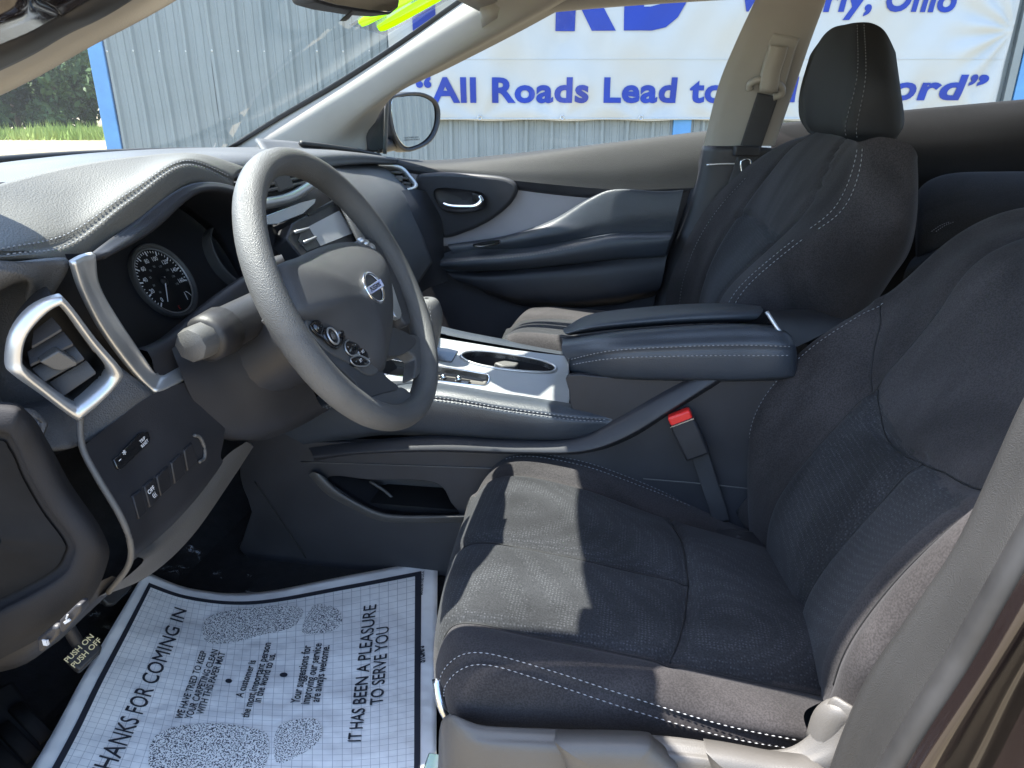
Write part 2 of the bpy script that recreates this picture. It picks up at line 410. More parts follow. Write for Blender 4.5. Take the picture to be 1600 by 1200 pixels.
def paper():
    """white paper with a thin printed grid (uv in metres) inside the frame"""
    m = bpy.data.materials.new('mat_paper'); m.use_nodes = True; t = m.node_tree; b = t.nodes['Principled BSDF']; N = t.nodes.new; K = t.links.new
    uv = N('ShaderNodeUVMap'); sp = N('ShaderNodeSeparateXYZ'); K(uv.outputs[0], sp.inputs[0])
    def line(src, pitch, wd):
        a = N('ShaderNodeMath'); a.operation = 'DIVIDE'; a.inputs[1].default_value = pitch; K(src, a.inputs[0])
        f = N('ShaderNodeMath'); f.operation = 'FRACT'; K(a.outputs[0], f.inputs[0])
        c = N('ShaderNodeMath'); c.operation = 'LESS_THAN'; c.inputs[1].default_value = wd/pitch; K(f.outputs[0], c.inputs[0]); return c.outputs[0]
    mx = N('ShaderNodeMath'); mx.operation = 'MAXIMUM'; K(line(sp.outputs[0], .0142, .0009), mx.inputs[0]); K(line(sp.outputs[1], .0142, .0009), mx.inputs[1])
    def inside(src, lo, hi):
        g = N('ShaderNodeMath'); g.operation = 'GREATER_THAN'; g.inputs[1].default_value = lo; K(src, g.inputs[0])
        l = N('ShaderNodeMath'); l.operation = 'LESS_THAN'; l.inputs[1].default_value = hi; K(src, l.inputs[0])
        k = N('ShaderNodeMath'); k.operation = 'MULTIPLY'; K(g.outputs[0], k.inputs[0]); K(l.outputs[0], k.inputs[1]); return k.outputs[0]
    k1 = N('ShaderNodeMath'); k1.operation = 'MULTIPLY'; K(inside(sp.outputs[0], .036, PAPER_W-.036), k1.inputs[0]); K(inside(sp.outputs[1], .036, PAPER_H-.036), k1.inputs[1])
    k2 = N('ShaderNodeMath'); k2.operation = 'MULTIPLY'; K(k1.outputs[0], k2.inputs[0]); K(mx.outputs[0], k2.inputs[1])
    k3 = N('ShaderNodeMath'); k3.operation = 'MULTIPLY'; k3.inputs[1].default_value = .48; K(k2.outputs[0], k3.inputs[0])
    cm = N('ShaderNodeMix'); cm.data_type = 'RGBA'; K(k3.outputs[0], cm.inputs[0]); cm.inputs[6].default_value = (.84, .82, .79, 1); cm.inputs[7].default_value = (.10, .10, .13, 1)
    nz = N('ShaderNodeTexNoise'); nz.inputs['Scale'].default_value = 9; nz.inputs['Detail'].default_value = 3; tcx = N('ShaderNodeTexCoord'); K(tcx.outputs['Object'], nz.inputs['Vector'])
    bpx = N('ShaderNodeBump'); bpx.inputs['Distance'].default_value = .02; bpx.inputs['Strength'].default_value = .8; K(nz.outputs['Fac'], bpx.inputs['Height']); K(bpx.outputs['Normal'], b.inputs['Normal'])
    K(cm.outputs[2], b.inputs['Base Color']); b.inputs['Roughness'].default_value = .7; MATS['mat_paper'] = m
PAPER_W, PAPER_H = .575, .60
paper()
def stipple():
    m = bpy.data.materials.new('stipple'); m.use_nodes = True; t = m.node_tree; b = t.nodes['Principled BSDF']; N = t.nodes.new; K = t.links.new
    tc = N('ShaderNodeTexCoord'); n = N('ShaderNodeTexNoise'); n.inputs['Scale'].default_value = 520; n.inputs['Detail'].default_value = 3; K(tc.outputs['Object'], n.inputs['Vector'])
    r = N('ShaderNodeValToRGB'); e = r.color_ramp.elements; e[0].position = .44; e[1].position = .50
    e[0].color = (.03, .03, .045, 1); e[1].color = (.84, .82, .79, 1); K(n.outputs['Fac'], r.inputs['Fac']); K(r.outputs[0], b.inputs['Base Color']); b.inputs['Roughness'].default_value = .7
    MATS['stipple'] = m
stipple()
def cloth_banner():
    m = mat('banner_cloth', (.43, .455, .465), .6, bump=('noise', 300, .1), vary=.03, vscale=1.5)
    t = m.node_tree
cloth_banner()
def two_tone(name, c1, c2, scale, detail=6, rough=.95, bump=0):
    m = bpy.data.materials.new(name); m.use_nodes = True; t = m.node_tree; b = t.nodes['Principled BSDF']; N = t.nodes.new; K = t.links.new
    tc = N('ShaderNodeTexCoord'); n = N('ShaderNodeTexNoise'); n.inputs['Scale'].default_value = scale; n.inputs['Detail'].default_value = detail; K(tc.outputs['Object'], n.inputs['Vector'])
    r = N('ShaderNodeValToRGB'); e = r.color_ramp.elements; e[0].position = .35; e[1].position = .65; e[0].color = (*c1, 1); e[1].color = (*c2, 1)
    K(n.outputs['Fac'], r.inputs['Fac']); K(r.outputs[0], b.inputs['Base Color']); b.inputs['Roughness'].default_value = rough; b.inputs['Specular IOR Level'].default_value = .2
    if bump:
        bp = N('ShaderNodeBump'); bp.inputs['Distance'].default_value = bump; K(n.outputs['Fac'], bp.inputs['Height']); K(bp.outputs['Normal'], b.inputs['Normal'])
    MATS[name] = m; return m
two_tone('sandy_ground', (.19, .155, .105), (.27, .225, .155), .8, 8, bump=.05)
two_tone('leaf', (.030, .060, .022), (.065, .115, .040), .9, 4, .6)
two_tone('grass_blade', (.17, .25, .05), (.34, .40, .11), .5, 3, .7)

# ================================================================ outside
# ground
g = make('ground', [(-400, -300, 0), (400, -300, 0), (400, 500, 0), (-400, 500, 0)], [(0, 1, 2, 3)], 'sandy_ground', smooth=False)
struct(g)
# metal building whose wall faces the camera
HF = np.array([-math.sin(YAW), math.cos(YAW), 0]); HR = RT.copy(); UZ = np.array([0, 0, 1.0])
WD = 6.85                                      # horizontal distance camera -> wall
def WP(s, z, out=0): return np.array([CAM[0], CAM[1], 0])+HF*(WD-out)+HR*s+UZ*z
def wall_s(u, v, out=0): p = Pl(u, v, WP(0, 0, out), HF); return (p-WP(0, 0)) @ HR, p[2]
S0 = wall_s(160, 150)[0]; S1 = wall_s(1562, 80)[0]
bld = thing('metal_building', 'pale ribbed metal building with blue corner trim beside the parked car', 'building', WP(0, 0, 0))
rib = .229; prof = []                          # one 0.916 m sheet: four ribs with two small beads between each
for k in range(4):
    a = k*rib
    prof += [(a, 0), (a+.018, .027), (a+.040, .027), (a+.058, 0), (a+.096, 0), (a+.103, .007), (a+.114, .007), (a+.121, 0), (a+.166, 0), (a+.173, .007), (a+.184, .007), (a+.191, 0)]
prof.append((4*rib, 0)); HT = 4.6
V = []; NS = 14
for zi in range(NS+1):
    z = HT*zi/NS
    for a, d in prof: V.append(HR*(a+.004*math.sin(zi*1.9+a*3)) - HF*(d+.004*math.sin(zi*2.1+a*5)) + UZ*z)
sheet = make('siding_panel', V, grid_faces(NS+1, len(prof)), 'siding', None, angle=25)
first = True; s = S0+.10; sheets = []
while s < S1+11.5:
    o = sheet if first else sheet.copy()
    if not first: COL.objects.link(o)
    o.parent = bld; o.matrix_parent_inverse = Matrix.Translation(bld.location).inverted(); o.location = tuple(WP(s, 0)); first = False; s += 4*rib; sheets.append(o)
SE = s
V, F = [], []
for zz in (wall_s(400, 80)[1], wall_s(400, 80)[1]-1.0):
    q = S0+.10
    while q < SE-.1:
        c = WP(q+.029, zz+.003*math.sin(q*9), .026); i0 = len(V)
        for k in range(6): an = k*math.pi/3; V.append(c+HR*.010*math.cos(an)+UZ*.010*math.sin(an))
        V.append(c-HF*.008); F += [(i0+k, i0+(k+1) % 6, i0+6) for k in range(6)]
        q += rib
o = make('screw_heads', V, F, 'screw_head', bld, smooth=False); o['kind'] = 'stuff'
def wbox(name, s0, s1, z0, z1, o0, o1, m, parent=bld, bevel=.004):
    return box(name, (WP(s0, z0, o0)+WP(s1, z1, o1))/2, (s1-s0)/2, abs(o1-o0)/2, (z1-z0)/2, m, parent, ax=(HR, HF, UZ), bevel=bevel)
wbox('corner_trim', S0-.035, S0+.10, 0, HT, -.10, .035, 'trim_blue')
wbox('side_wall', S0-.02, S0+.03, 0, HT, -9, -.10, 'siding')
wbox('jamb_trim', S1+.10, S1+.17, 0, HT, .0, .05, 'siding')
wbox('blue_door', S1+.19, S1+1.2, 0, 2.6, .0, .045, 'trim_blue')
wbox('backing_wall', S0+.05, S1+11.5, 0, HT, -.16, -.02, 'siding')
b0 = wall_s(1052, 196, .03)[0]; b1 = wall_s(1080, 196, .03)[0]
wbox('blue_post', b0, b1, 0, wall_s(1050, 185, .03)[1]+.1, .0, .036, 'trim_blue')

# banner
B0 = wall_s(612, 150, .06)[0]; B1 = S1+.02; BZ0 = wall_s(850, 188, .06)[1]; BZ1 = BZ0+2.35
TIES = [wall_s(u, 188, .06)[0] for u in (640, 750, 878, 1000, 1130, 1260, 1400, 1530)]
def ban(s, z):
    """how far the cloth stands off the wall"""
    t = (z-BZ0); d = .075
    d += .020*math.sin(7.0*(s*.62-t*.9)+1.1*math.sin(2.2*s))*min(1, .35+t*.9)
    d += .012*math.sin(13*(s*.45+t*.75)+1.7*math.sin(1.7*t+.6*s))
    d += .006*math.sin(21*(s*.8-t*.35)+2*math.sin(3*t))
    for k in TIES:                               # fans of folds from the ties along the hem
        r = math.hypot(s-k, t*1.1)+.02; a = math.atan2(t, s-k)
        d += .010*math.sin(a*7+k)*math.exp(-((r-.30)/.16)**2)
    tr = math.hypot(s-B1, z-wall_s(1563, 48, .06)[1]); aa = math.atan2(z-wall_s(1563, 48, .06)[1], B1-s)
    d += .018*math.sin(aa*12)*math.exp(-((tr-.3)/.25)**2)
    return max(.042, d)
NSx, NZ = 300, 120; V = []
for j in range(NZ+1):
    for i in range(NSx+1):
        s_ = B0+(B1-B0)*i/NSx; z_ = BZ0+(BZ1-BZ0)*j/NZ
        sag = .006*math.sin(s_*9) if j == 0 else 0
        V.append(WP(s_, z_+sag, ban(s_, z_)))
bnr = thing('banner', 'large white cloth banner with blue lettering tied along the metal building', 'banner', WP((B0+B1)/2, BZ0, .05))
make('cloth', V, grid_faces(NZ+1, NSx+1), 'banner_cloth', bnr, solid=.003)
zt = wall_s(1000, 93, .06)[1]
def seam(name, z, r, lift=.004):
    tube(name, [WP(q, z, ban(q, z)+lift) for q in np.linspace(B0+.01, B1-.01, 200)], r, 'banner_cloth', bnr, seg=6, up=(0, 0, 1))
seam('hem', BZ0+.012, .007); seam('cross_seam', zt, .0025, .003)
for k in TIES:
    ring = [WP(k+.018*math.cos(a), BZ0+.022+.018*math.sin(a), ban(k, BZ0+.02)+.012) for a in np.linspace(0, 6.283, 13)[:-1]]
    tube('grommet', ring, .004, 'bright_metal', bnr, seg=6, up=HF, closed=True)
def ban_text(name, body, u0, u1, vb, cap_px, bold, shear=0, space=1.0):
    """lettering between photo columns u0..u1 on the cloth, baseline at row vb, capital height cap_px"""
    sA, zb = wall_s(u0, vb, .06); sB, _ = wall_s(u1, vb, .06); zc = wall_s(u0, vb-cap_px, .06)[1]
    V2, F2 = text_mesh(body, 1.0, bold=bold, shear=shear, space=space, align='LEFT', maxe=.08)
    lo, hi = V2[:, 0].min(), V2[:, 0].max(); cap = .70
    W = []
    for a, b in V2:
        s_ = sA+(a-lo)/(hi-lo)*(sB-sA); z_ = zb+b/cap*(zc-zb); W.append(WP(s_, z_, ban(s_, z_)+.009))
    islands('letter', W, F2, 'banner_blue', bnr)
ban_text('lettering', '\u201cAll Roads Lead to', 651, 1131, 159, 37, .036, 0, 1.08)
ban_text('lettering', 'Hill', 1165, 1258, 158, 37, .036, 0, 1.08)
ban_text('lettering', 'Ford\u201d', 1352, 1536, 155, 37, .036, .12, 1.08)
for ch, ua, ub in (('F', 645, 722), ('O', 738, 848), ('R', 868, 962), ('D', 974, 1072)): ban_text('lettering', ch, ua, ub, 37, 120, .07)
ban_text('lettering', 'Waverly, Ohio', 1152, 1493, 17, 40, .036, .12, 1.06)

# trees, grass and weeds far off on the left
def crown(name, c, rx, ry, rz, n, size, parent, mname='leaf', seed=1):
    rg = np.random.RandomState(seed); V, F = [], []
    cl = [(rg.randn(3)*np.array([rx, ry, rz])*.42, .35+.4*rg.rand()) for _ in range(34)]
    for _ in range(n):
        q, r = cl[rg.randint(len(cl))]; d = rg.randn(3); d /= np.linalg.norm(d)
        p = np.asarray(c)+q+d*r*np.array([rx, ry, rz])*.42*rg.rand()**.4
        a = rg.randn(3); a /= np.linalg.norm(a); b = np.cross(a, rg.randn(3)); b /= np.linalg.norm(b)
        s_ = size*(.6+.8*rg.rand()); i0 = len(V)
        V += [p-a*s_, p+b*s_*.45, p+a*s_, p-b*s_*.45]; F.append((i0, i0+1, i0+2, i0+3))
    return make(name, V, F, mname, parent, smooth=False)
tl = [(-60, 46, 9.5, 'tallest dense tree at the far left edge beyond the sandy lot'), (20, 52, 8.5, 'broad dark tree in the middle of the far tree line'),
      (85, 47, 7.2, 'lower rounded tree left of the blue corner trim'), (140, 53, 9, 'tall dark tree half hidden behind the building corner')]
for i, (u, dist, h, lab) in enumerate(tl):
    dr = Pl(u, 170, CAM+HF*dist, HF); base = np.array([dr[0], dr[1], 0])
    t = thing('tree', lab, 'tree', base, 'trees beyond the sandy lot')
    tube('trunk', [base+np.array([.1*k, 0, h*.11*k]) for k in range(7)], np.linspace(.28, .08, 7), 'bark', t, seg=8)
    for k in range(4):
        an = k*1.7; st = base+np.array([0, 0, h*(.25+.08*k)])
        tube('limb', [st, st+np.array([math.cos(an)*1.0, math.sin(an)*1.0, .9]), st+np.array([math.cos(an)*1.9, math.sin(an)*1.9, 1.9])], [.1, .07, .03], 'bark', t, seg=6)
    crown('crown', base+np.array([0, 0, h*.46]), 4.6, 3.6, h*.60, 12000, .24, t, seed=i+3)
rg = np.random.RandomState(5); V, F = [], []
c0 = Pl(-60, 170, CAM+HF*36, HF)
for _ in range(9000):
    p = np.array([c0[0], c0[1], 0])+HR*rg.rand()*11+HF*(rg.rand()**.7*7-.5); h = .25+.5*rg.rand()*(1.4 if rg.rand() > .9 else .7); wd = .02+.03*rg.rand(); ln = rg.randn(2)*.12
    i0 = len(V); V += [p-HR*wd, p+HR*wd, p+np.array([ln[0], ln[1], h])]; F.append((i0, i0+1, i0+2))
gr = make('grass', V, F, 'grass_blade', None, smooth=False); gr['kind'] = 'stuff'; gr['label'] = 'sunlit green grass at the foot of the far trees'

# ================================================================ car shell
body = thing('car_body', 'dark brown car body shell with beige pillar trim around the cabin', 'car body', (0, 0, .3))
# floor pan and tunnel carpet
make('floor_pan', [(-1.25, -.66, .462), (.9, -.66, .462), (.9, .70, .462), (-1.25, .70, .462)], [(0, 1, 2, 3)], 'carpet', body, smooth=False, solid=.02, off=1)
make('firewall', [(-1.02, -.72, .462), (-1.02, .74, .462), (-1.12, .74, 1.15), (-1.12, -.72, 1.15)], [(0, 1, 2, 3)], 'carpet', body, smooth=False, solid=.02)
net('toe_board', [[(-.80, -.70, .463, 'w'), (-.80, .70, .463, 'w')], [(-.92, -.70, .52, 'w'), (-.92, .70, .52, 'w')], [(-1.03, -.70, .70, 'w'), (-1.03, .70, .70, 'w')]], 'carpet', body, n=5, nc=2)
# roof panel with a curved section; the side rails are part of the shell
XR = -.37                                         # windscreen header at the pillars
rows = []
for x, dz, bow in ((XR, 0, .09), (XR+.16, .05, .05), (.35, .09, 0), (1.1, .07, 0), (1.7, .0, 0)):
    rows.append([(x-bow*(1-(y/.58)**2), y, 1.485+dz+.035*(1-(y/.58)**2), 'w') for y in (-.555, -.4, 0, .4, .60)])
net('roof', rows, 'beige_trim', body, n=6, nc=5, solid=.03, off=1)
# side cant rails
for sgn, nm in ((-1, 'near'), (1, 'far')):
    ry = .565 if sgn < 0 else .632
    path = crs([(XR-.02, sgn*.565, 1.485), (XR+.16, sgn*(ry-.005), 1.525), (.35, sgn*ry, 1.545), (1.1, sgn*.56, 1.53), (1.7, sgn*.50, 1.45)], 6)
    tube('roof_rail', path, .038 if sgn < 0 else .046, 'beige_trim', body, seg=10, r2=.03)
# front wing, hinge pillar and bonnet ahead of the door opening (outside the view, they shade the footwell)
for sgn in (-1, 1):
    net('front_wing', [[(x, sgn*y, z, 'w') for x in (-2.3, -1.6, -1.1, -.66)] for y, z in ((.76, 1.10), (.82, 1.06), (.87, .95), (.88, .70), (.86, .35))], 'car_paint', body, n=4, nc=3, solid=.01)
    panel('hinge_pillar', [(-.66, sgn*.735, .35), (-.66, sgn*.735, 1.13), (-.66, sgn*.87, 1.06), (-.66, sgn*.88, .35)], (-.06, 0, 0), 'car_paint', body)
net('bonnet', [[(x, y, z-.03*(y/.76)**2, 'w') for y in (-.76, -.4, 0, .4, .76)] for x, z in ((-1.20, 1.115), (-1.7, 1.08), (-2.3, .98))], 'car_paint', body, n=4, nc=4, solid=.01)
panel('cowl', [(-1.28, -.80, 1.10), (-.98, -.80, 1.10), (-.98, -.70, 1.105), (-1.10, -.4, 1.11), (-1.14, 0, 1.11), (-1.10, .4, 1.11), (-.98, .70, 1.105), (-.98, .80, 1.10), (-1.28, .80, 1.10)], (0, 0, -.02), 'dark_plastic', body)  # cowl and its side piece are unseen, added to keep sun off the foot rest
panel('cowl_side', [(-1.05, -.80, 1.09), (-.64, -.80, 1.09), (-.64, -.70, 1.09), (-1.05, -.66, 1.09)], (0, 0, -.02), 'dark_plastic', body)
make('rear_bulkhead', [(1.65, -.6, .46), (1.65, .6, .46), (1.65, .55, 1.5), (1.65, -.55, 1.5)], [(0, 1, 2, 3)], 'black_plastic', body, smooth=False, solid=.02)
# driver-side A pillar (upper left corner of the view): beige inner trim, dark seal, painted outer
A0 = lambda u, v, y: P(u, v, y)
AN = [np.array(px(r)) for r in (
    [(-260, 258, -.64), (0, 149, -.62), (140, 73, -.60), (280, -3, -.585), (520, -160, -.575)],
    [(-260, 235, -.66), (0, 125, -.64), (140, 50, -.62), (250, -12, -.60), (480, -165, -.585)],
    [(-260, 210, -.69), (0, 101, -.675), (100, 47, -.655), (195, -3, -.64), (430, -165, -.61)])]
far_in = [r+np.array([-.035, .01, .02]) for r in AN[:1]]
net('a_pillar_trim', [far_in[0]]+AN, 'beige_trim', body, n=5, nc=8)
def ribbon(name, pts, r, m, parent, r2=None, up=(0, 0, 1), prof=BOXP, n=8, **k):
    return tube(name, crs(px(pts), n), r, m, parent, r2=r2, up=up, prof=prof, **k)
net('door_seal', [np.array(px(r)) for r in (
    [(-260, 212, -.69), (0, 103, -.676), (100, 49, -.656), (195, -1, -.641), (430, -163, -.611)],
    [(-260, 185, -.705), (0, 82, -.70), (90, 36, -.68), (165, 0, -.665), (420, -170, -.63)],
    [(-260, 162, -.715), (0, 60, -.71), (80, 20, -.69), (120, 0, -.68), (400, -170, -.645)])], 'rubber', body, n=5, nc=8, solid=.006)
net('a_pillar_outer', [np.array(px(r)) for r in (
    [(-260, 164, -.714), (0, 62, -.708), (80, 22, -.69), (120, 2, -.68), (400, -168, -.645)],
    [(-260, 140, -.735), (0, 42, -.73), (60, 12, -.71), (110, -12, -.69), (390, -175, -.66)],
    [(-260, 110, -.75), (0, 20, -.75), (40, -2, -.73), (90, -30, -.71), (370, -185, -.68)],
    [(-260, 60, -.76), (0, -30, -.76), (40, -50, -.74), (90, -80, -.72), (350, -225, -.69)],
    [(-260, -60, -.80), (0, -150, -.80), (40, -170, -.78), (90, -200, -.75), (350, -300, -.71)])], 'car_paint', body, n=5, nc=8, solid=.008)
# passenger-side A pillar
net('a_pillar_trim', [
    [(362, 232, .66), (430, 190, .66), (520, 138, .64), (610, 80, .61), (700, 16, .58), (790, -45, .55), (900, -120, .53)],
    [(415, 232, .655), (475, 194, .645), (553, 142, .62), (633, 88, .588), (720, 34, .556), (815, -20, .53), (925, -90, .515)],
    [(500, 233, .675), (535, 205, .665), (580, 168, .636), (660, 116, .603), (750, 66, .572), (845, 12, .545), (960, -55, .53)],
    [(566, 234, .725), (568, 200, .72), (605, 148, .685), (690, 104, .65), (790, 52, .62), (890, -2, .59), (1000, -60, .565)],
    [(575, 234, .75), (580, 205, .745), (615, 150, .71), (700, 107, .68), (800, 56, .65), (900, 2, .62), (1010, -55, .59)]],
    'beige_trim', body, n=5, nc=6)
tube('trim_seam', crs(px([(745, -8, .575), (768, 22, .575), (792, 46, .60)]), 6), .0018, 'dark_plastic', body, seg=6)
# black frit band of the windscreen along the pillar and along the dash
net('glass_seal', [[(352, 232, .655), (430, 183, .655), (520, 130, .635), (610, 73, .605), (705, 6, .575), (800, -60, .545)],
                   [(368, 230, .657), (440, 186, .657), (530, 134, .637), (617, 77, .607), (712, 12, .577), (806, -54, .547)]], 'rubber', body, n=3, nc=5, solid=.006)
# passenger-side B pillar, beige above the belt line, black below
net('b_pillar_upper', [
    [(1196, -40, .60), (1180, 0, .61), (1150, 65, .63), (1122, 135, .66), (1099, 228, .69)],
    [(1215, -40, .585), (1200, 0, .595), (1175, 65, .615), (1148, 135, .645), (1120, 228, .675)],
    [(1262, -40, .58), (1245, 0, .59), (1222, 65, .61), (1196, 135, .64), (1168, 228, .67)],
    [(1302, -40, .60), (1288, 0, .61), (1264, 65, .63), (1240, 135, .66), (1208, 228, .69)],
    [(1300, -40, .63), (1286, 0, .64), (1262, 65, .66), (1238, 135, .69), (1206, 228, .72)]], 'beige_trim', body, n=5, nc=6)
net('b_pillar_lower', [
    [(1100, 227, .70), (1085, 285, .71), (1060, 360, .71), (1030, 450, .70), (1010, 560, .69)],
    [(1122, 228, .672), (1105, 285, .68), (1080, 360, .68), (1045, 450, .67), (1025, 560, .66)],
    [(1170, 229, .665), (1155, 285, .672), (1130, 360, .672), (1095, 450, .66), (1075, 560, .65)],
    [(1216, 232, .69), (1200, 285, .69), (1180, 360, .69), (1150, 450, .68), (1130, 560, .67)]], 'black_plastic', body, n=5, nc=6, solid=.01)
tube('pillar_joint', crs(px([(1104, 258, .675), (1130, 256, .665), (1160, 256, .662)]), 6), .0022, 'silver_satin', body, seg=6)
# near (driver) B pillar and sill in the lower right corner
Bq = [np.array(px(r)) for r in (
    [(1640, 545, -.665), (1590, 640, -.665), (1545, 740, -.668), (1490, 855, -.67), (1420, 960, -.672), (1345, 1075, -.675), (1280, 1240, -.68)],
    [(1680, 560, -.685), (1620, 655, -.685), (1575, 760, -.687), (1515, 875, -.69), (1445, 990, -.692), (1380, 1095, -.695), (1320, 1240, -.70)],
    [(1720, 575, -.70), (1665, 680, -.70), (1605, 790, -.705), (1545, 900, -.71), (1480, 1015, -.712), (1415, 1115, -.715), (1345, 1240, -.72)],
    [(1745, 590, -.705), (1690, 695, -.705), (1630, 800, -.71), (1565, 912, -.715), (1500, 1025, -.717), (1435, 1125, -.72), (1365, 1240, -.725)])]
Bi = Bq[0]+np.array([.05, .05, 0])
net('b_pillar_trim', [Bi]+Bq, 'pillar_grey', body, n=5, nc=6)
ut = [np.array([r[0], r[0]+(q-r[0])*.5+np.array([.01, .0, 0]), q]) for r, q in ((k, np.array([.30+.03*i, -.60-.012*i, 1.535])) for i, k in enumerate([Bi]+Bq))]
net('b_pillar_upper', ut, 'beige_trim', body, n=3, nc=6)
tube('b_pillar_post', crs([(.315, -.752, 1.09), (.35, -.70, 1.30), (.40, -.62, 1.53)], 6), .035, 'car_paint', body, seg=12)
seal = [(1755, 592, -.715), (1700, 697, -.715), (1640, 802, -.72), (1574, 915, -.725), (1508, 1030, -.727), (1443, 1130, -.73), (1373, 1245, -.735)]
tube('door_seal', crs(px(seal), 8), .0125, 'rubber', body, seg=12)
Jq = [np.array(px(r)) for r in (
    [(1765, 600, -.73), (1710, 705, -.73), (1650, 810, -.735), (1584, 922, -.74), (1518, 1037, -.742), (1453, 1137, -.745), (1383, 1252, -.75)],
    [(1800, 640, -.742), (1745, 740, -.742), (1690, 840, -.747), (1618, 945, -.752), (1548, 1055, -.754), (1485, 1155, -.757), (1415, 1265, -.76)],
    [(1830, 650, -.725), (1775, 755, -.725), (1720, 860, -.73), (1645, 965, -.735), (1580, 1075, -.737), (1530, 1175, -.74), (1470, 1290, -.75)],
    [(1900, 680, -.76), (1840, 780, -.76), (1780, 885, -.765), (1705, 990, -.77), (1650, 1095, -.772), (1600, 1200, -.775), (1540, 1310, -.78)],
    [(2000, 700, -.80), (1960, 800, -.80), (1900, 900, -.805), (1840, 1000, -.81), (1790, 1105, -.812), (1750, 1210, -.815), (1700, 1320, -.82)])]
net('door_jamb', Jq, 'car_paint', body, n=6, nc=6)

# ---------------------------------------------------------------- glass
gl = net('windshield', [
    [(-1.0, -.655, 1.15, 'w'), (-1.13, -.35, 1.185, 'w'), (-1.17, 0, 1.195, 'w'), (-1.13, .35, 1.195, 'w'), (352, 232, .655)],
    [(-.66, -.62, 1.33, 'w'), (-.76, -.33, 1.36, 'w'), (-.79, 0, 1.37, 'w'), (-.76, .33, 1.36, 'w'), (560, 106, .624)],
    [(-.31, -.56, 1.49, 'w'), (-.38, -.30, 1.51, 'w'), (-.41, 0, 1.515, 'w'), (-.38, .30, 1.51, 'w'), (806, -60, .547)]], 'windshield_glass', None, n=6, nc=5)
tag(gl, 'curved clear windscreen above the dashboard', 'windscreen')
gl = net('passenger_window', [
    [(560, 262, .745), (800, 262, .75), (1120, 222, .745)], [(640, 120, .70), (850, 118, .70), (1150, 85, .69)],
    [(900, -20, .625), (1000, -40, .62), (1215, -60, .61)]], 'window_glass', None, n=5, nc=5)
tag(gl, 'clear passenger door window in front of the banner', 'window')
gl = net('rear_window', [
    [(1190, 212, .745), (1400, 196, .75), (1700, 170, .75)], [(1235, 90, .70), (1420, 80, .70), (1720, 60, .70)],
    [(1300, -60, .61), (1460, -60, .61), (1760, -60, .61)]], 'window_glass', None, n=5, nc=5)
tag(gl, 'clear rear side window behind the passenger headrest', 'window')
# neon sticker on the windscreen
st = thing('price_sticker', 'neon yellow-green price sticker stuck to the top of the windscreen', 'sticker', P(640, 20, .30))
q = [(545, 38, .30), (601, 54, .42), (720, -12, .42), (800, -70, .42), (740, -80, .30), (610, -5, .30)]
panel('backing', px(q), (.001, -.001, -.002), 'clear_film', st)
for a in ([(563, 38), (575, 38), (640, 3), (700, -35), (690, -42), (625, -6), (565, 28)], [(590, 43), (602, 47), (660, 16), (760, -42), (752, -52), (650, 2), (595, 36)]):
    c3 = np.array(px(q)); nn = nrm(np.cross(c3[1]-c3[0], c3[2]-c3[0])); nn = nn if nn @ (CAM-c3[0]) > 0 else -nn
    panel('digit', crs([Pl(u, v, c3[0]+nn*.003, nn) for u, v in a], 3, True), nn*.001, 'neon_film', st)
# interior mirror (only its lower edge is in view)
mr = thing('rearview_mirror', 'black interior rear-view mirror cut by the top edge', 'mirror', P(570, -20, -.02))
q = px([(478, -30, -.10), (492, 2, -.10), (520, 10, -.07), (575, 19, -.01), (612, 22, .03), (624, 12, .05), (628, -10, .06), (620, -60, .06), (500, -80, -.10)])
panel('housing', q, np.array([-.05, .03, .0]), 'dark_plastic', mr, bevel=.006, bseg=3)
q2 = np.array(q); cc = q2.mean(0); nn = nrm(np.cross(q2[1]-q2[0], q2[4]-q2[0])); nn = nn if nn @ (CAM-cc) > 0 else -nn
panel('glass', cc+(q2-cc)*np.array([.93, .93, .93])+nn*.002, nn*.001, 'mirror_glass', mr)
panel('tab', px([(538, 26, -.03), (552, 14, -.03), (555, 18, -.01), (545, 30, -.01), (534, 30, -.03)]), (-.01, .01, -.002), 'dark_plastic', mr, bevel=.002)

# ---------------------------------------------------------------- exterior mirror on the passenger side
em = thing('side_mirror', 'dark exterior side mirror outside the passenger window', 'mirror', P(640, 235, .95))
gm = nrm(np.array([.965, -.26, .02])); cg = P(645, 190, .95)
mo = crs([Pl(u, v, cg, gm) for u, v in ((606, 158), (622, 147), (655, 144), (678, 154), (687, 172), (685, 198), (673, 221), (650, 234), (630, 235), (612, 207))], 4, True)
md = -gm
c = mo.mean(0); rows = [c+(mo-c)*.88+md*.004, c+(mo-c)*.93-md*.004, mo-md*.002, mo+md*.004, c+(mo-c)*1.02+md*.03, c+(mo-c)*.8+md*.07, c+(mo-c)*.35+md*.09]
make('housing', np.vstack(rows+[rows[-1].mean(0)[None]]), grid_faces(len(rows), len(mo), False, True)+[((len(rows)-1)*len(mo)+j, (len(rows)-1)*len(mo)+(j+1) % len(mo), len(rows)*len(mo)) for j in range(len(mo))], 'black_plastic', em)
gq = crs(px([(615, 153, .925), (640, 150, .935), (664, 155, .95), (672, 172, .96), (674, 195, .96), (662, 218, .955), (636, 229, .945), (622, 205, .93)]), 4, True)

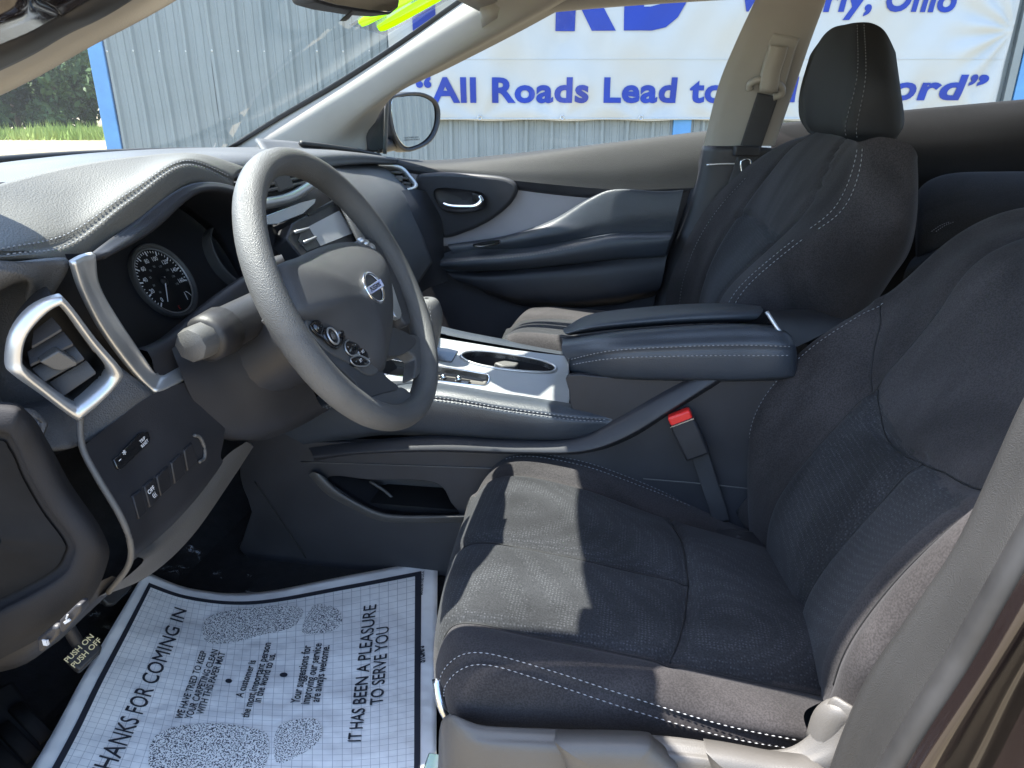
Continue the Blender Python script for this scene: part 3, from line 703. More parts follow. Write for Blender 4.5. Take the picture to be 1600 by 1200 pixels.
gq = np.array([Pl(*uv, cg, gm) for uv in [(612, 157), (630, 151), (655, 150), (674, 159), (679, 175), (677, 198), (666, 217), (648, 228), (632, 228), (617, 204)]]); gq = crs(gq, 4, True)
panel('glass', gq, -gm*.004, 'mirror_glass', em, bevel=.001)
ex = nrm(np.cross(UZ, gm)); text_on('warning_print', 'OBJECTS IN MIRROR ARE\nCLOSER THAN THEY APPEAR', Pl(644, 216, cg+gm*.003, gm), ex, UZ, 'ink', em, .0065)
tube('arm', crs(px([(590, 228, .80), (606, 226, .86), (625, 222, .93)]), 4), .02, 'black_plastic', em, seg=8)

# ================================================================ dashboard
dash = thing('dashboard', 'charcoal dashboard with stitched instrument hood and silver trimmed vents', 'dashboard', (-.65, 0, .85))
Wc = np.array([-.36, -.354, 1.066]); WT = .4687
WE1 = np.array([0, 1, 0.]); WE2 = np.array([-math.sin(WT), 0, math.cos(WT)]); WN = np.array([math.cos(WT), 0, math.sin(WT)])
# top pad
net('top_pad', [
    [(-1.0, -.69, 1.140, 'w'), (-1.13, -.36, 1.178, 'w'), (-1.17, 0, 1.188, 'w'), (-1.13, .40, 1.184, 'w'), (-1.00, .70, 1.165, 'w')],
    [(-.78, -.69, 1.165, 'w'), (-.90, -.36, 1.202, 'w'), (-.95, 0, 1.212, 'w'), (-.92, .40, 1.202, 'w'), (-.85, .715, 1.175, 'w')],
    [(-.57, -.70, 1.155, 'w'), (-.66, -.36, 1.216, 'w'), (-.70, 0, 1.210, 'w'), (-.68, .40, 1.196, 'w'), (-.665, .715, 1.165, 'w')],
    [(-.57, -.70, 1.13, 'w'), (-.62, -.36, 1.190, 'w'), (-.655, 0, 1.175, 'w'), (-.65, .40, 1.17, 'w'), (-.65, .715, 1.15, 'w')]], 'dash_leather', dash, n=6, nc=10, solid=.01, off=-1)
tube('windscreen_gasket', crs([(-1.0, -.66, 1.150), (-1.13, -.36, 1.186), (-1.17, 0, 1.196), (-1.13, .40, 1.192), (-1.02, .66, 1.180)], 12), .008, 'rubber', dash, seg=8)
# instrument hood with double stitching
hood = Net([
    [(-150, 345, -.71), (-40, 300, -.60), (100, 262, -.47), (215, 244, -.36), (310, 240, -.27), (385, 262, -.18)],
    [(-110, 375, -.715), (-20, 340, -.63), (110, 300, -.51), (205, 272, -.42), (295, 244, -.32), (374, 268, -.21)],
    [(-60, 398, -.715), (20, 392, -.66), (105, 372, -.58), (175, 330, -.50), (230, 282, -.44), (290, 252, -.355), (366, 282, -.24)][:1]+[(20, 390, -.665), (110, 370, -.58), (205, 302, -.475), (290, 252, -.36), (366, 280, -.24)],
    [(-50, 410, -.712), (40, 402, -.66), (125, 400, -.58), (215, 340, -.478), (297, 280, -.365), (366, 296, -.245)],
    [(-40, 412, -.70), (45, 408, -.65), (128, 410, -.572), (220, 352, -.47), (300, 290, -.36), (367, 304, -.24)]], n=10, nc=14)
crest = hood.curve([(2.05, .75), (2.05, 2), (2.05, 3), (2.05, 4), (2.05, 4.9)], 14)
hood.groove(crest, .003, .004)
hood.mesh('instrument_hood', 'hood_leather', dash, solid=.008, off=-1)
hd = dash.children[-1] if dash.children else dash
for o in dash.children:
    if o.name.startswith('instrument_hood'): hd = o
stitches('stitching', hood.curve([(1.9, .7), (1.9, 2), (1.9, 3), (1.9, 4), (1.88, 4.9)], 20, .0012, CAM), hd)
stitches('stitching', hood.curve([(2.22, .8), (2.22, 2), (2.22, 3), (2.22, 4), (2.22, 4.9)], 20, .0012, CAM), hd)
# binnacle: floor, back wall and roof of the instrument recess
Bp = np.array([-.665, -.38, 1.06])
def on_cl(u, v, d=0): return Pl(u, v, Bp+WN*d, WN)
def CLp(a, b, d=0): return Bp+WE1*a+WE2*b+WN*d
panel('binnacle_back', [CLp(-.25, -.14), (CLp(.27, -.14)), CLp(.27, .16), CLp(-.25, .16)], -WN*.01, 'dark_plastic', dash)
net('binnacle_wall', [
    [(128, 408, -.60), (205, 350, -.49), (298, 288, -.37), (380, 300, -.24), (430, 360, -.14), (440, 440, -.12)],
    [(150, 405, -.57), (222, 360, -.47), (300, 300, -.36), (372, 312, -.245), (415, 365, -.15), (425, 440, -.13)],
    np.array([CLp(-.23, .05, .004), CLp(-.15, .125, .004), CLp(0, .145, .004), CLp(.15, .12, .004), CLp(.235, .04, .004), CLp(.24, -.07, .004)])], 'black_plastic', dash, n=5, nc=6, solid=.004)
# speedometer
gc = on_cl(253, 441); 
def GC(r, a, d=0): return gc+(WE1*math.cos(a)+WE2*math.sin(a))*r+WN*d
A = np.linspace(0, 2*math.pi, 49)[:-1]
sp = net('gauge_ring', [np.array([GC(.056, a, .001) for a in A]), np.array([GC(.056, a, .009) for a in A]), np.array([GC(.053, a, .010) for a in A]), np.array([GC(.049, a, .004) for a in A])], 'grey_plastic', dash, n=2, nc=1, closed_c=True)
tube('gauge_bezel', [GC(.049, a, .005) for a in A], .0012, 'silver_satin', sp, seg=6, up=WN, closed=True)
panel('gauge_face', [GC(.0485, a, .003) for a in A], -WN*.002, 'void_black', sp)
V, F = [], []
for k in range(37):
    a = R(222-k*(222+12)/36); big = k % 4 == 0
    r0, r1, wd = (.0395, .0465, .0011) if big else (.043, .0465, .0006)
    t = -WE1*math.sin(a)+WE2*math.cos(a); i0 = len(V)
    V += [GC(r0, a, .004)-t*wd, GC(r1, a, .004)-t*wd, GC(r1, a, .004)+t*wd, GC(r0, a, .004)+t*wd]; F.append((i0, i0+1, i0+2, i0+3))
o = make('tick_marks', V, F, 'white_print', sp, smooth=False); o['kind'] = 'stuff'
for k in range(9):
    a = R(222-k*(222+12)/8); text_on('number', str(k*20), GC(.034, a, .004)-WE2*.0028, WE1, WE2, 'white_print', sp, .0088, bold=.015)
    text_on('number', str(k*20+10), GC(.0235, a-.2, .004)-WE2*.002, WE1, WE2, 'dim_print', sp, .0045)
a = R(236); tube('needle', [GC(.006, a+math.pi, .006), GC(.034, a, .006)], [.001, .0005], 'white_print', sp, seg=6, up=WN)
dome('needle_hub', [GC(.007, q, .005) for q in A[::3]], WN, .003, 'dark_plastic', sp, skirt=.001)
a0 = gc+WE1*.022-WE2*.036
tube('fuel_arc', [a0+(WE1*math.cos(q)+WE2*math.sin(q))*.014+WN*.004 for q in np.linspace(R(-60), R(60), 10)], .0005, 'white_print', sp, seg=5, up=WN)
tube('fuel_needle', [a0+WN*.005, a0+WN*.005+WE2*.012+WE1*.002], .0005, 'white_print', sp, seg=5, up=WN)
text_on('warning_mark', 'E', gc-WE2*.044+WN*.004-WE1*.002, WE1, WE2, 'red_print', sp, .008)
# second dial and trip display, half hidden by the wheel
g2 = gc+WE1*.175
ring = lambda r, d: np.array([g2+(WE1*math.cos(a)+WE2*math.sin(a))*r+WN*d for a in A])
net('gauge_ring', [ring(.056, .001), ring(.056, .018), ring(.053, .019), ring(.049, .004)], 'grey_plastic', dash, n=2, nc=1, closed_c=True)
# silver strip left of the instruments
net('silver_strip', [
    [(112, 408, -.63), (126, 450, -.62), (155, 508, -.60), (196, 566, -.575), (232, 606, -.555), (250, 612, -.545), (292, 592, -.50)],
    [(128, 400, -.612), (140, 450, -.60), (172, 508, -.58), (215, 565, -.555), (240, 594, -.54), (256, 596, -.53), (286, 576, -.49)],
    [(146, 396, -.60), (153, 448, -.588), (188, 508, -.567), (234, 572, -.543), (244, 584, -.53), (258, 588, -.52), (282, 570, -.485)]], 'silver_satin', dash, n=4, nc=6, solid=.006)
net('binnacle_side', [
    [(147, 395, -.60), (154, 448, -.588), (189, 508, -.567), (235, 574, -.543), (258, 590, -.52), (283, 572, -.485)],
    np.array([CLp(-.235, .09, .006), CLp(-.23, .04, .006), CLp(-.215, -.02, .006), CLp(-.19, -.08, .006), CLp(-.13, -.125, .006), CLp(-.06, -.135, .006)])], 'dark_plastic', dash, n=4, nc=5)
net('binnacle_floor', [[(245, 590, -.535), (285, 570, -.49), (330, 520, -.44), (390, 470, -.38), (450, 430, -.30)],
    [(215, 545, -.535), (262, 525, -.49), (310, 480, -.43), (365, 440, -.37), (430, 400, -.28)],
    np.array([CLp(-.20, -.07, .006), CLp(-.13, -.09, .006), CLp(-.05, -.10, .006), CLp(.04, -.10, .006), CLp(.14, -.09, .006)])], 'dark_plastic', dash, n=4, nc=5)
# fascia on the driver's side
fas = Net([
    [(-170, 372, -.725), (-60, 398, -.71), (40, 408, -.675), (120, 412, -.625)],
    [(-170, 452, -.735), (-60, 440, -.72), (60, 448, -.672), (142, 492, -.612)],
    [(-170, 560, -.735), (-20, 560, -.70), (100, 545, -.64), (192, 566, -.58)],
    [(-170, 650, -.735), (10, 640, -.712), (120, 625, -.652), (238, 612, -.556)],
    [(-170, 690, -.735), (60, 672, -.70), (130, 697, -.66), (236, 628, -.556)]], n=8)
vc0 = P(95, 560, -.66); fas.groove([vc0, vc0+np.array([.005, .01, 0])], .09, .055)
fas.mesh('fascia', 'dash_leather', dash, solid=.006, off=-1)
# left air vent
vent = thing('air_vent', 'driver side air vent in a bright silver frame at the dash end', 'air vent', P(95, 560, -.66))
vo = np.array(px([(8, 566, -0.705), (16, 520, -0.702), (45, 482, -0.692), (86, 463, -0.682), (104, 470, -0.675), (150, 530, -0.650), (187, 574, -0.632), (186, 592, -0.632), (160, 622, -0.647), (126, 650, -0.665), (112, 650, -0.670), (60, 612, -0.690), (18, 582, -0.705)]))
vi = np.array(px([(38, 558, -0.703), (44, 528, -0.700), (62, 503, -0.692), (86, 481, -0.682), (98, 486, -0.676), (130, 530, -0.660), (164, 574, -0.642), (163, 590, -0.642), (146, 608, -0.652), (124, 628, -0.666), (114, 630, -0.670), (76, 604, -0.688), (44, 578, -0.702)]))
vi = vo*.12+vi*.88
vn = nrm(np.cross(vo[6]-vo[0], vo[3]-vo[9])); vn = vn if vn @ (CAM-vo[0]) > 0 else -vn
back = vi.mean(0)+(vi-vi.mean(0))*.93-vn*.05
net('frame', [vo-vn*.004, vo+vn*.004, (vo+vi)/2+vn*.007, vi+vn*.001, vi-vn*.012], 'silver_satin', vent, n=3, nc=4, closed_c=True)
net('duct', [vi-vn*.010, vi-vn*.03, back, vi.mean(0)+(vi-vi.mean(0))*.02-vn*.055], 'void_black', vent, n=2, nc=3, closed_c=True)
for (a, b, c_, d_) in ([(56, 524), (86, 500), (97, 513), (48, 542)], [(46, 556), (104, 523), (115, 536), (46, 570)], [(52, 583), (121, 545), (132, 558), (66, 595)], [(78, 605), (140, 568), (150, 580), (98, 616)]):
    q = [Pl(*t, vi.mean(0)-vn*.010, vn) for t in (a, b, c_, d_)]
    q = [q[0]-vn*.010, q[1]-vn*.010, q[2], q[3]]
    panel('louvre', q, np.array([0, 0, -.003]), 'black_plastic', vent, bevel=.0012)
q = [Pl(*t, vi.mean(0)-vn*.003, vn) for t in ((62, 566), (92, 548), (122, 566), (120, 572), (96, 580), (84, 578))]
panel('slider_tab', q, -vn*.012, 'grey_plastic', vent, bevel=.0015)
panel('thumb_wheel', [Pl(*t, vi.mean(0)-vn*.004, vn) for t in ((118, 512), (124, 510), (152, 545), (154, 556), (146, 550))], -vn*.01, 'seat_grey', vent, bevel=.0015)
# knee panel with switches
knee = Net([
    [(128, 699, -.665), (180, 658, -.61), (243, 614, -.552), (305, 592, -.49)],
    [(150, 745, -.668), (206, 708, -.605), (280, 655, -.53), (350, 640, -.45)],
    [(188, 808, -.668), (236, 772, -.605), (298, 718, -.53), (350, 682, -.46)],
    [(206, 856, -.665), (240, 828, -.61), (300, 770, -.535), (345, 712, -.465)],
    [(203, 880, -.655), (240, 850, -.60), (302, 785, -.525), (350, 722, -.455)]], n=8)
knee.mesh('knee_panel', 'black_plastic', dash)
tube('knee_panel_edge', crs(px([(125, 640, -.66), (128, 696, -.668), (150, 742, -.672), (188, 806, -.672), (204, 850, -.67), (200, 885, -.665), (170, 925, -.66)]), 6), .0032, 'grey_plastic', dash, seg=8)
net('lower_cover', [
    [(206, 868, -.655), (240, 842, -.60), (300, 780, -.525), (350, 716, -.455), (385, 690, -.41)],
    [(222, 880, -.63), (262, 850, -.575), (318, 795, -.505), (362, 730, -.44), (392, 694, -.395)],
    [(150, 935, -.64), (232, 900, -.57), (300, 838, -.49), (362, 750, -.42), (396, 698, -.38)],
    [(120, 930, -.55), (220, 890, -.48), (290, 830, -.42), (355, 745, -.36), (392, 692, -.33)]], 'grey_plastic', dash, n=5, nc=6)
# switch cluster (+ / - dimmer and trip reset)
kn_p, kn_n = knee.at(1.1, .9); kn_n = kn_n if kn_n @ (CAM-kn_p) > 0 else -kn_n
_kg = knee.g.reshape(-1, 3); _kn = knee.normals().reshape(-1, 3); _kq = _kg-CAM; _kd = _kq @ FW
_kuv = np.stack([800+FPX*(_kq @ RT)/_kd, 600-FPX*(_kq @ UP)/_kd], 1)
def onk(u, v, d=0):
    e = ((_kuv-np.array([u, v]))**2).sum(1); k = np.argsort(e)[:4]; w_ = 1/(e[k]+1e-3); w_ /= w_.sum()
    q = (_kg[k]*w_[:, None]).sum(0); n = nrm((_kn[k]*w_[:, None]).sum(0)); n = n if n @ (CAM-q) > 0 else -n
    return Pl(u, v, q+n*d, n)
sw = [onk(*t, .003) for t in ((178, 718), (186, 712), (220, 676), (232, 674), (236, 684), (234, 692), (190, 734), (184, 732))]
o = panel('switch_cluster', sw, -kn_n*.012, 'gloss_black', dash, bevel=.001)
ex = nrm(onk(228, 682)-onk(188, 722)); ey = nrm(np.cross(kn_n, ex)); ey = ey if ey[2] > 0 else -ey
for tx, u, v, s_ in (('\u2212', 190, 722, .008), ('\u2736' if False else '*', 199, 714, .012), ('+', 209, 703, .008), ('TRIP\nRESET', 224, 689, .0048)):
    text_on('switch_print', tx, onk(u, v, .0045), ex, ey, 'white_print', o, s_)
# row of blank switch covers, one carries a symbol
bp, bn = knee.at(2.1, 1.6); bn = bn if bn @ (CAM-bp) > 0 else -bn
onb = onk
row = [(208, 776, 222, 764, 231, 800, 218, 812), (226, 760, 242, 747, 250, 780, 235, 794), (245, 745, 264, 727, 270, 760, 252, 776), (268, 723, 284, 708, 291, 741, 274, 757), (288, 704, 301, 691, 309, 722, 294, 737)]
for i, r in enumerate(row):
    q = [onb(r[k], r[k+1], .003) for k in (0, 2, 4, 6)]
    o = panel('switch_blank', q, -bn*.012, 'dark_plastic', dash, bevel=.0015)
    if i == 1: text_on('symbol', 'OFF\n(((', onb(238, 768, .0045), nrm(onb(300, 700)-onb(230, 770)), ey, 'white_print', o, .0065)
tube('switch_row_rim', crs([onb(*t, .002) for t in ((303, 680), (313, 684), (320, 702), (319, 716), (311, 722))], 5), .0022, 'grey_plastic', dash, seg=8)
# end cap of the dash, seen only while the door is open
net('end_cap', [
    [(-170, 640, -.735), (0, 628, -.722), (45, 645, -.712), (75, 690, -.70), (110, 755, -.69), (160, 830, -.69), (168, 880, -.69), (120, 960, -.70), (-20, 1040, -.72), (-200, 1120, -.73)],
    [(-170, 655, -.742), (0, 640, -.735), (38, 655, -.73), (66, 700, -.722), (100, 765, -.716), (148, 835, -.714), (153, 878, -.714), (110, 945, -.72), (-20, 1015, -.735), (-200, 1090, -.742)],
    [(-170, 685, -.745), (-10, 672, -.74), (25, 690, -.736), (45, 735, -.73), (78, 792, -.726), (115, 840, -.724), (118, 872, -.724), (88, 912, -.728), (-30, 972, -.74), (-200, 1040, -.745)],
    [(-170, 700, -.725), (-15, 685, -.722), (15, 702, -.72), (35, 745, -.716), (65, 797, -.712), (98, 842, -.71), (100, 866, -.71), (72, 900, -.714), (-40, 955, -.724), (-200, 1010, -.728)],
    [(-170, 800, -.72), (-90, 800, -.72), (-80, 800, -.718), (-60, 810, -.716), (-40, 820, -.716), (-20, 840, -.714), (-20, 850, -.714), (-40, 860, -.716), (-90, 860, -.72), (-200, 860, -.725)]], 'end_grey', dash, n=5, nc=6)
net('side_cover', [
    [(-170, 702, -.728), (-15, 687, -.725), (15, 704, -.723), (35, 747, -.719), (65, 799, -.715), (98, 844, -.713), (100, 864, -.713), (72, 898, -.717), (-40, 953, -.727), (-200, 1008, -.731)],
    [(-170, 800, -.745), (-90, 800, -.742), (-60, 800, -.74), (-40, 805, -.738), (-20, 820, -.736), (0, 840, -.735), (0, 850, -.735), (-10, 860, -.737), (-60, 870, -.742), (-200, 880, -.745)]], 'matte_black', dash, n=4, nc=6)
# kick panel below the dash end
net('kick_panel', [
    [(-200, 980, -.70), (0, 985, -.69), (60, 960, -.68), (120, 925, -.66), (175, 900, -.64)],
    [(-200, 1040, -.70), (0, 1035, -.68), (70, 1000, -.67), (125, 960, -.65), (190, 905, -.62)],
    [(-200, 1060, -.66), (0, 1050, -.64), (80, 1010, -.63), (130, 965, -.61), (200, 900, -.58)]], 'dark_plastic', dash, n=4, nc=5)
# hood and fuel release levers
for nm, q, lab, sym in (('release_lever', [(92, 970), (118, 945), (126, 946), (125, 958), (98, 990), (92, 986)], 'hood release lever with a white car symbol under the dash', '\u25e3'), ('release_lever', [(56, 1000), (82, 978), (92, 982), (90, 995), (66, 1020), (58, 1020)], 'fuel door release lever with a white pump symbol under the dash', '\u25a0')):
    yy = -.745; qq = px([(u, v, yy) for u, v in q])
    o = panel(nm, qq, (0, .012, .0), 'black_plastic', None, bevel=.003, bseg=3); tag(o, lab, 'lever', 'release levers')
    cc = np.mean(qq, 0)+np.array([0, -.002, 0])
    if 'fuel' in lab:
        box('pump_symbol', cc+np.array([0, -.001, -.001]), .0022, .0006, .0032, 'dim_print', o, bevel=0); box('pump_hose', cc+np.array([.0036, -.001, .0]), .0006, .0006, .0026, 'dim_print', o, bevel=0)
    else:
        box('car_symbol', cc+np.array([0, -.001, -.001]), .0042, .0006, .0013, 'dim_print', o, ax=((1, 0, .7), (0, 1, 0), (-.7, 0, 1)), bevel=0); box('lid_symbol', cc+np.array([.001, -.001, .004]), .003, .0006, .0006, 'dim_print', o, ax=((.5, 0, 1), (0, 1, 0), (-1, 0, .5)), bevel=0)
# central stack
net('stack_shroud', [
    [(395, 300, -.12), (420, 262, -.08), (470, 268, .06), (515, 268, .17)],
    [(405, 350, -.125), (440, 330, -.07), (500, 300, .07), (545, 300, .15)],
    [(430, 420, -.125), (475, 400, -.07), (545, 370, .07), (585, 350, .15)],
    [(500, 520, -.125), (550, 500, -.08), (610, 480, .06), (640, 470, .13)],
    [(560, 600, -.125), (600, 580, -.08), (650, 560, .06), (680, 540, .12)]], 'black_plastic', dash, n=6, nc=6)
sp3 = px([(482, 352, -.075), (530, 327, .075), (501, 382, -.075)]); sn = nrm(np.cross(sp3[1]-sp3[0], sp3[2]-sp3[0])); sn = sn if sn @ (CAM-sp3[0]) > 0 else -sn
def ons(u, v, d=0): return Pl(u, v, sp3[0]+sn*d, sn)
cs = thing('infotainment_screen', 'infotainment touch screen with a painted grey sky reflection and side buttons behind the steering wheel', 'screen', ons(515, 382))
panel('bezel', [ons(*t, .004) for t in ((448, 372), (456, 348), (470, 340), (527, 308), (566, 372), (500, 412), (478, 410))], -sn*.03, 'dark_plastic', cs, bevel=.003)
panel('display', [ons(*t, .0055) for t in ((482, 354), (530, 329), (552.5, 363.5), (501.5, 384))], -sn*.001, 'screen_sky_reflection', cs)
panel('button_plate', [ons(*t, .0052) for t in ((470, 362), (481, 356), (500, 384), (480, 392), (466, 376))], -sn*.001, 'grey_plastic', cs)
panel('disc_slot', [ons(*t, .0052) for t in ((480, 333), (522, 314), (524, 318), (483, 338))], -sn*.001, 'void_black', cs)
for a in ((461, 363, 482, 357), (475, 379, 493, 371)):
    tube('button', [ons(a[0], a[1], .008), ons(a[2], a[3], .007)], .0026, 'silver_satin', cs, seg=10, up=sn)
# glossy blue-black strip above the screen and the centre vents
panel('gloss_strip', [ons(*t, .006) for t in ((412, 338), (470, 316), (494, 310), (492, 318), (474, 334), (434, 350), (410, 352))], -sn*.01, 'piano_blue', dash, bevel=.001)
cv = thing('centre_vent', 'centre dash air vents seen through the steering wheel', 'air vent', P(440, 290, 0))
cp = px([(410, 300, -.08), (470, 268, .08), (415, 320, -.08)]); cn = nrm(np.cross(cp[1]-cp[0], cp[2]-cp[0])); cn = cn if cn @ (CAM-cp[0]) > 0 else -cn
def onv(u, v, d=0): return Pl(u, v, cp[0]+cn*(d+.04), cn)
panel('duct', [onv(*t) for t in ((385, 280), (420, 262), (470, 258), (495, 272), (480, 292), (440, 308), (395, 318))], -cn*.01, 'void_black', cv)
tube('surround', crs([onv(*t, .006) for t in ((380, 322), (415, 318), (450, 310), (478, 294), (500, 276))], 6), .009, 'silver_satin', cv, seg=10, up=cn)
for k in range(3):
    tube('louvre', [onv(405, 300-9*k, .004), onv(490, 282-9*k, .004)], .003, 'grey_plastic', cv, seg=6, up=cn)
panel('divider', [onv(*t, .008) for t in ((424, 272), (450, 268), (462, 292), (438, 300))], -cn*.006, 'grey_plastic', cv, bevel=.003)
# passenger side of the dash
net('passenger_fascia', [
    [(400, 216, .24), (470, 222, .44), (530, 232, .60), (598, 246, .72)],
    [(425, 250, .16), (490, 240, .40), (545, 246, .58), (598, 256, .715)],
    [(470, 262, .12), (530, 262, .34), (575, 262, .52), (612, 268, .69)],
    [(520, 300, .07), (560, 300, .26), (600, 298, .44), (640, 300, .655)],
    [(555, 360, .04), (590, 355, .22), (622, 348, .40), (652, 338, .61)],
    [(585, 430, .03), (615, 420, .21), (640, 405, .38), (665, 380, .58)],
    [(600, 480, .06), (630, 465, .25), (652, 445, .42), (676, 410, .58)]], 'dash_leather', dash, n=6, nc=8, solid=.006, off=-1)
net('glove_box', [
    [(600, 300, .50), (625, 298, .58), (650, 296, .66), (668, 300, .71)],
    [(622, 345, .49), (645, 335, .57), (668, 335, .65), (690, 345, .70)],
    [(632, 400, .45), (655, 395, .54), (678, 392, .62), (694, 400, .68)],
    [(610, 480, .35), (640, 470, .48), (670, 450, .58), (700, 440, .64)]], 'black_plastic', dash, n=5, nc=5)
tube('belt_line_strip', crs(px([(470, 224, .40), (520, 230, .55), (560, 236, .64), (594, 244, .705)]), 8), .006, 'rubber', dash, seg=8)
pv = thing('air_vent', 'passenger side air vent with a silver frame next to the door', 'air vent', P(620, 290, .66), 'outer dash vents')
vent['group'] = 'outer dash vents'
vo2 = np.array(px([(580, 258, .66), (600, 257, .675), (628, 261, .69), (642, 275, .685), (653, 291, .675), (640, 299, .665), (622, 302, .655), (612, 296, .65), (596, 275, .655)]))
vi2 = np.array(px([(590, 262, .66), (604, 262, .674), (624, 266, .686), (636, 278, .683), (645, 290, .675), (636, 294, .666), (626, 296, .658), (617, 290, .653), (602, 274, .657)]))
pn = nrm(np.cross(vo2[4]-vo2[0], vo2[2]-vo2[7])); pn = pn if pn @ (CAM-vo2[0]) > 0 else -pn
net('frame', [vo2-pn*.002, vo2+pn*.004, (vo2+vi2)/2+pn*.006, vi2+pn*.001, vi2-pn*.012], 'silver_satin', pv, n=3, nc=4, closed_c=True)
net('duct', [vi2-pn*.005, vi2-pn*.02, vi2.mean(0)+(vi2-vi2.mean(0))*.05-pn*.03], 'void_black', pv, n=2, nc=3, closed_c=True)
for a in ((600, 268, 630, 270), (606, 276, 638, 279), (614, 284, 642, 287), (620, 291, 642, 292)):
    tube('louvre', [Pl(a[0], a[1], vi2.mean(0)-pn*.002, pn), Pl(a[2], a[3], vi2.mean(0)-pn*.002, pn)], .004, 'grey_plastic', pv, seg=6, r2=.002, up=pn)
box('slider_tab', Pl(622, 280, vi2.mean(0)+pn*.004, pn), .012, .006, .008, 'seat_grey', pv, ax=(RT, pn, np.cross(RT, pn)), bevel=.002)

# ================================================================ steering column and wheel
colm = thing('steering_column', 'dark plastic steering column shroud between wheel and dashboard', 'steering column', Wc-WN*.2)
def ring_c(d, ra, rb, dn=0, k=24): return np.array([Wc-WN*d+WE1*ra*math.cos(a)+WE2*(rb*math.sin(a)-dn) for a in np.arange(k)/k*2*math.pi])
net('upper_shroud', [ring_c(.035, .035, .035, .0), ring_c(.037, .066, .052, .01), ring_c(.06, .078, .060, .015), ring_c(.12, .085, .064, .02), ring_c(.24, .098, .072, .025)], 'black_plastic', colm, n=4, nc=1, closed_c=True)
net('lower_shroud', [
    [(268, 545, -.50), (305, 520, -.46), (360, 500, -.42), (420, 500, -.38)],
    [(282, 580, -.515), (335, 570, -.47), (395, 555, -.425), (455, 545, -.38)],
    [(302, 625, -.50), (365, 622, -.455), (425, 605, -.415), (480, 590, -.365)],
    [(345, 683, -.45), (385, 680, -.425), (440, 662, -.39), (500, 632, -.34)],
    [(390, 690, -.36), (420, 686, -.345), (465, 668, -.32), (515, 640, -.29)]], 'black_plastic', colm, n=6, nc=6)
stp = P(308, 537, -.525)
path = [stp+np.array([.0, .16, .0]), stp+np.array([0, .09, 0]), stp+np.array([0, .045, 0])]
tube('stalk_base', crs(path, 4), .026, 'black_plastic', colm, seg=16)
stalk = thing('control_stalk', 'light and turn signal stalk end pointing at the camera beside the wheel', 'stalk', stp)
sax = np.array([0, -1.0, 0])
tube('collar', [stp+np.array([0, .05, 0]), stp+np.array([0, .018, 0]), stp+np.array([0, .012, 0])], [.029, .027, .022], 'dark_plastic', stalk, seg=20)
tube('knob', [stp+np.array([0, .03, 0]), stp+np.array([0, .002, .001]), stp+np.array([0, -.012, .001]), stp+np.array([0, -.016, .001])], [.0200, .0210, .0185, .011], 'grey_plastic', stalk, seg=8, angle=50)

wheel = thing('steering_wheel', 'black leather grained steering wheel with chrome emblem and spoke buttons', 'steering wheel', Wc)
AR = np.arange(96)/96*2*math.pi
def WL(a, b, c): return Wc+WE1*a+WE2*b+WN*c
rr, rt2 = .1757, .0175; rows = []
for q in np.arange(18)/18*2*math.pi:
    rows.append(np.array([WL((rr+rt2*.95*math.cos(q))*math.cos(a), (rr+rt2*.95*math.cos(q))*math.sin(a), rt2*1.06*math.sin(q)) for a in AR]))
net('rim', rows, 'rim_leather', wheel, n=1, nc=1, closed_c=True, closed_r=True)
def wp(u, v, c): return Pl(u, v, Wc+WN*c, WN)
pad = crs([wp(u, v, .006) for u, v in ((436, 416), (465, 402), (505, 385), (550, 378), (588, 390), (606, 418), (613, 460), (613, 510), (606, 550), (600, 578), (586, 574), (562, 552), (532, 528), (498, 508), (464, 492), (446, 456))], 4, True)
dome('airbag_cover', pad, WN, .030, 'hub_plastic', wheel, skirt=.03, rings=10, power=2.6)
# emblem: chrome ring with a bar across
ec = wp(583, 450, .036)
def EC(r, a, d=0): return ec+WE1*r*1.12*math.cos(a)+WE2*r*math.sin(a)+WN*d
em_ = dome('emblem', [EC(.0235, a, -.004) for a in A[::2]], WN, .003, 'gloss_black', wheel, skirt=.006)
tube('emblem_ring', [EC(.0195, a, .001) for a in A], .0022, 'chrome', em_, seg=8, up=WN, closed=True)
box('emblem_bar', ec+WN*.0015, .026, .0055, .0022, 'chrome', em_, ax=(WE1, WE2, WN), bevel=.0008)
text_on('emblem_letters', 'NISSAN', ec+WN*.0042-WE2*.0026, WE1, WE2, 'ink', em_, .0085, bold=.02, sx=1.15)
# spokes
def plate(name, pts, c0, th, m, parent=wheel, bevel=.004, cs=3):
    return panel(name, crs([wp(u, v, c0) for u, v in pts], cs, True), -WN*th, m, parent, bevel=bevel, bseg=3)
plate('left_spoke', ((430, 490), (452, 494), (500, 494), (530, 506), (560, 530), (590, 566), (604, 588), (624, 606), (600, 614), (572, 620), (556, 598), (528, 572), (500, 552), (470, 528)), .004, .02, 'hub_plastic')
plate('lower_rim_joint', ((572, 618), (600, 612), (628, 604), (645, 618), (655, 640), (640, 655), (605, 655), (585, 640)), .002, .022, 'rim_leather')
plate('right_spoke', ((604, 520), (618, 512), (640, 522), (652, 532), (640, 548), (622, 556), (604, 552)), .004, .02, 'hub_plastic')
plate('right_rim_joint', ((640, 522), (660, 530), (668, 560), (660, 580), (648, 590), (650, 560), (636, 546)), .002, .022, 'rim_leather')
plate('upper_right_spoke', ((560, 378), (580, 372), (600, 386), (616, 410), (628, 450), (640, 490), (642, 505), (634, 506), (622, 480), (612, 440), (596, 404)), -.002, .018, 'hub_plastic')
plate('rim_gap_trim', ((602, 420), (612, 440), (622, 470), (628, 490), (624, 498), (616, 490), (610, 460)), .003, .008, 'silver_satin', bevel=.0015)
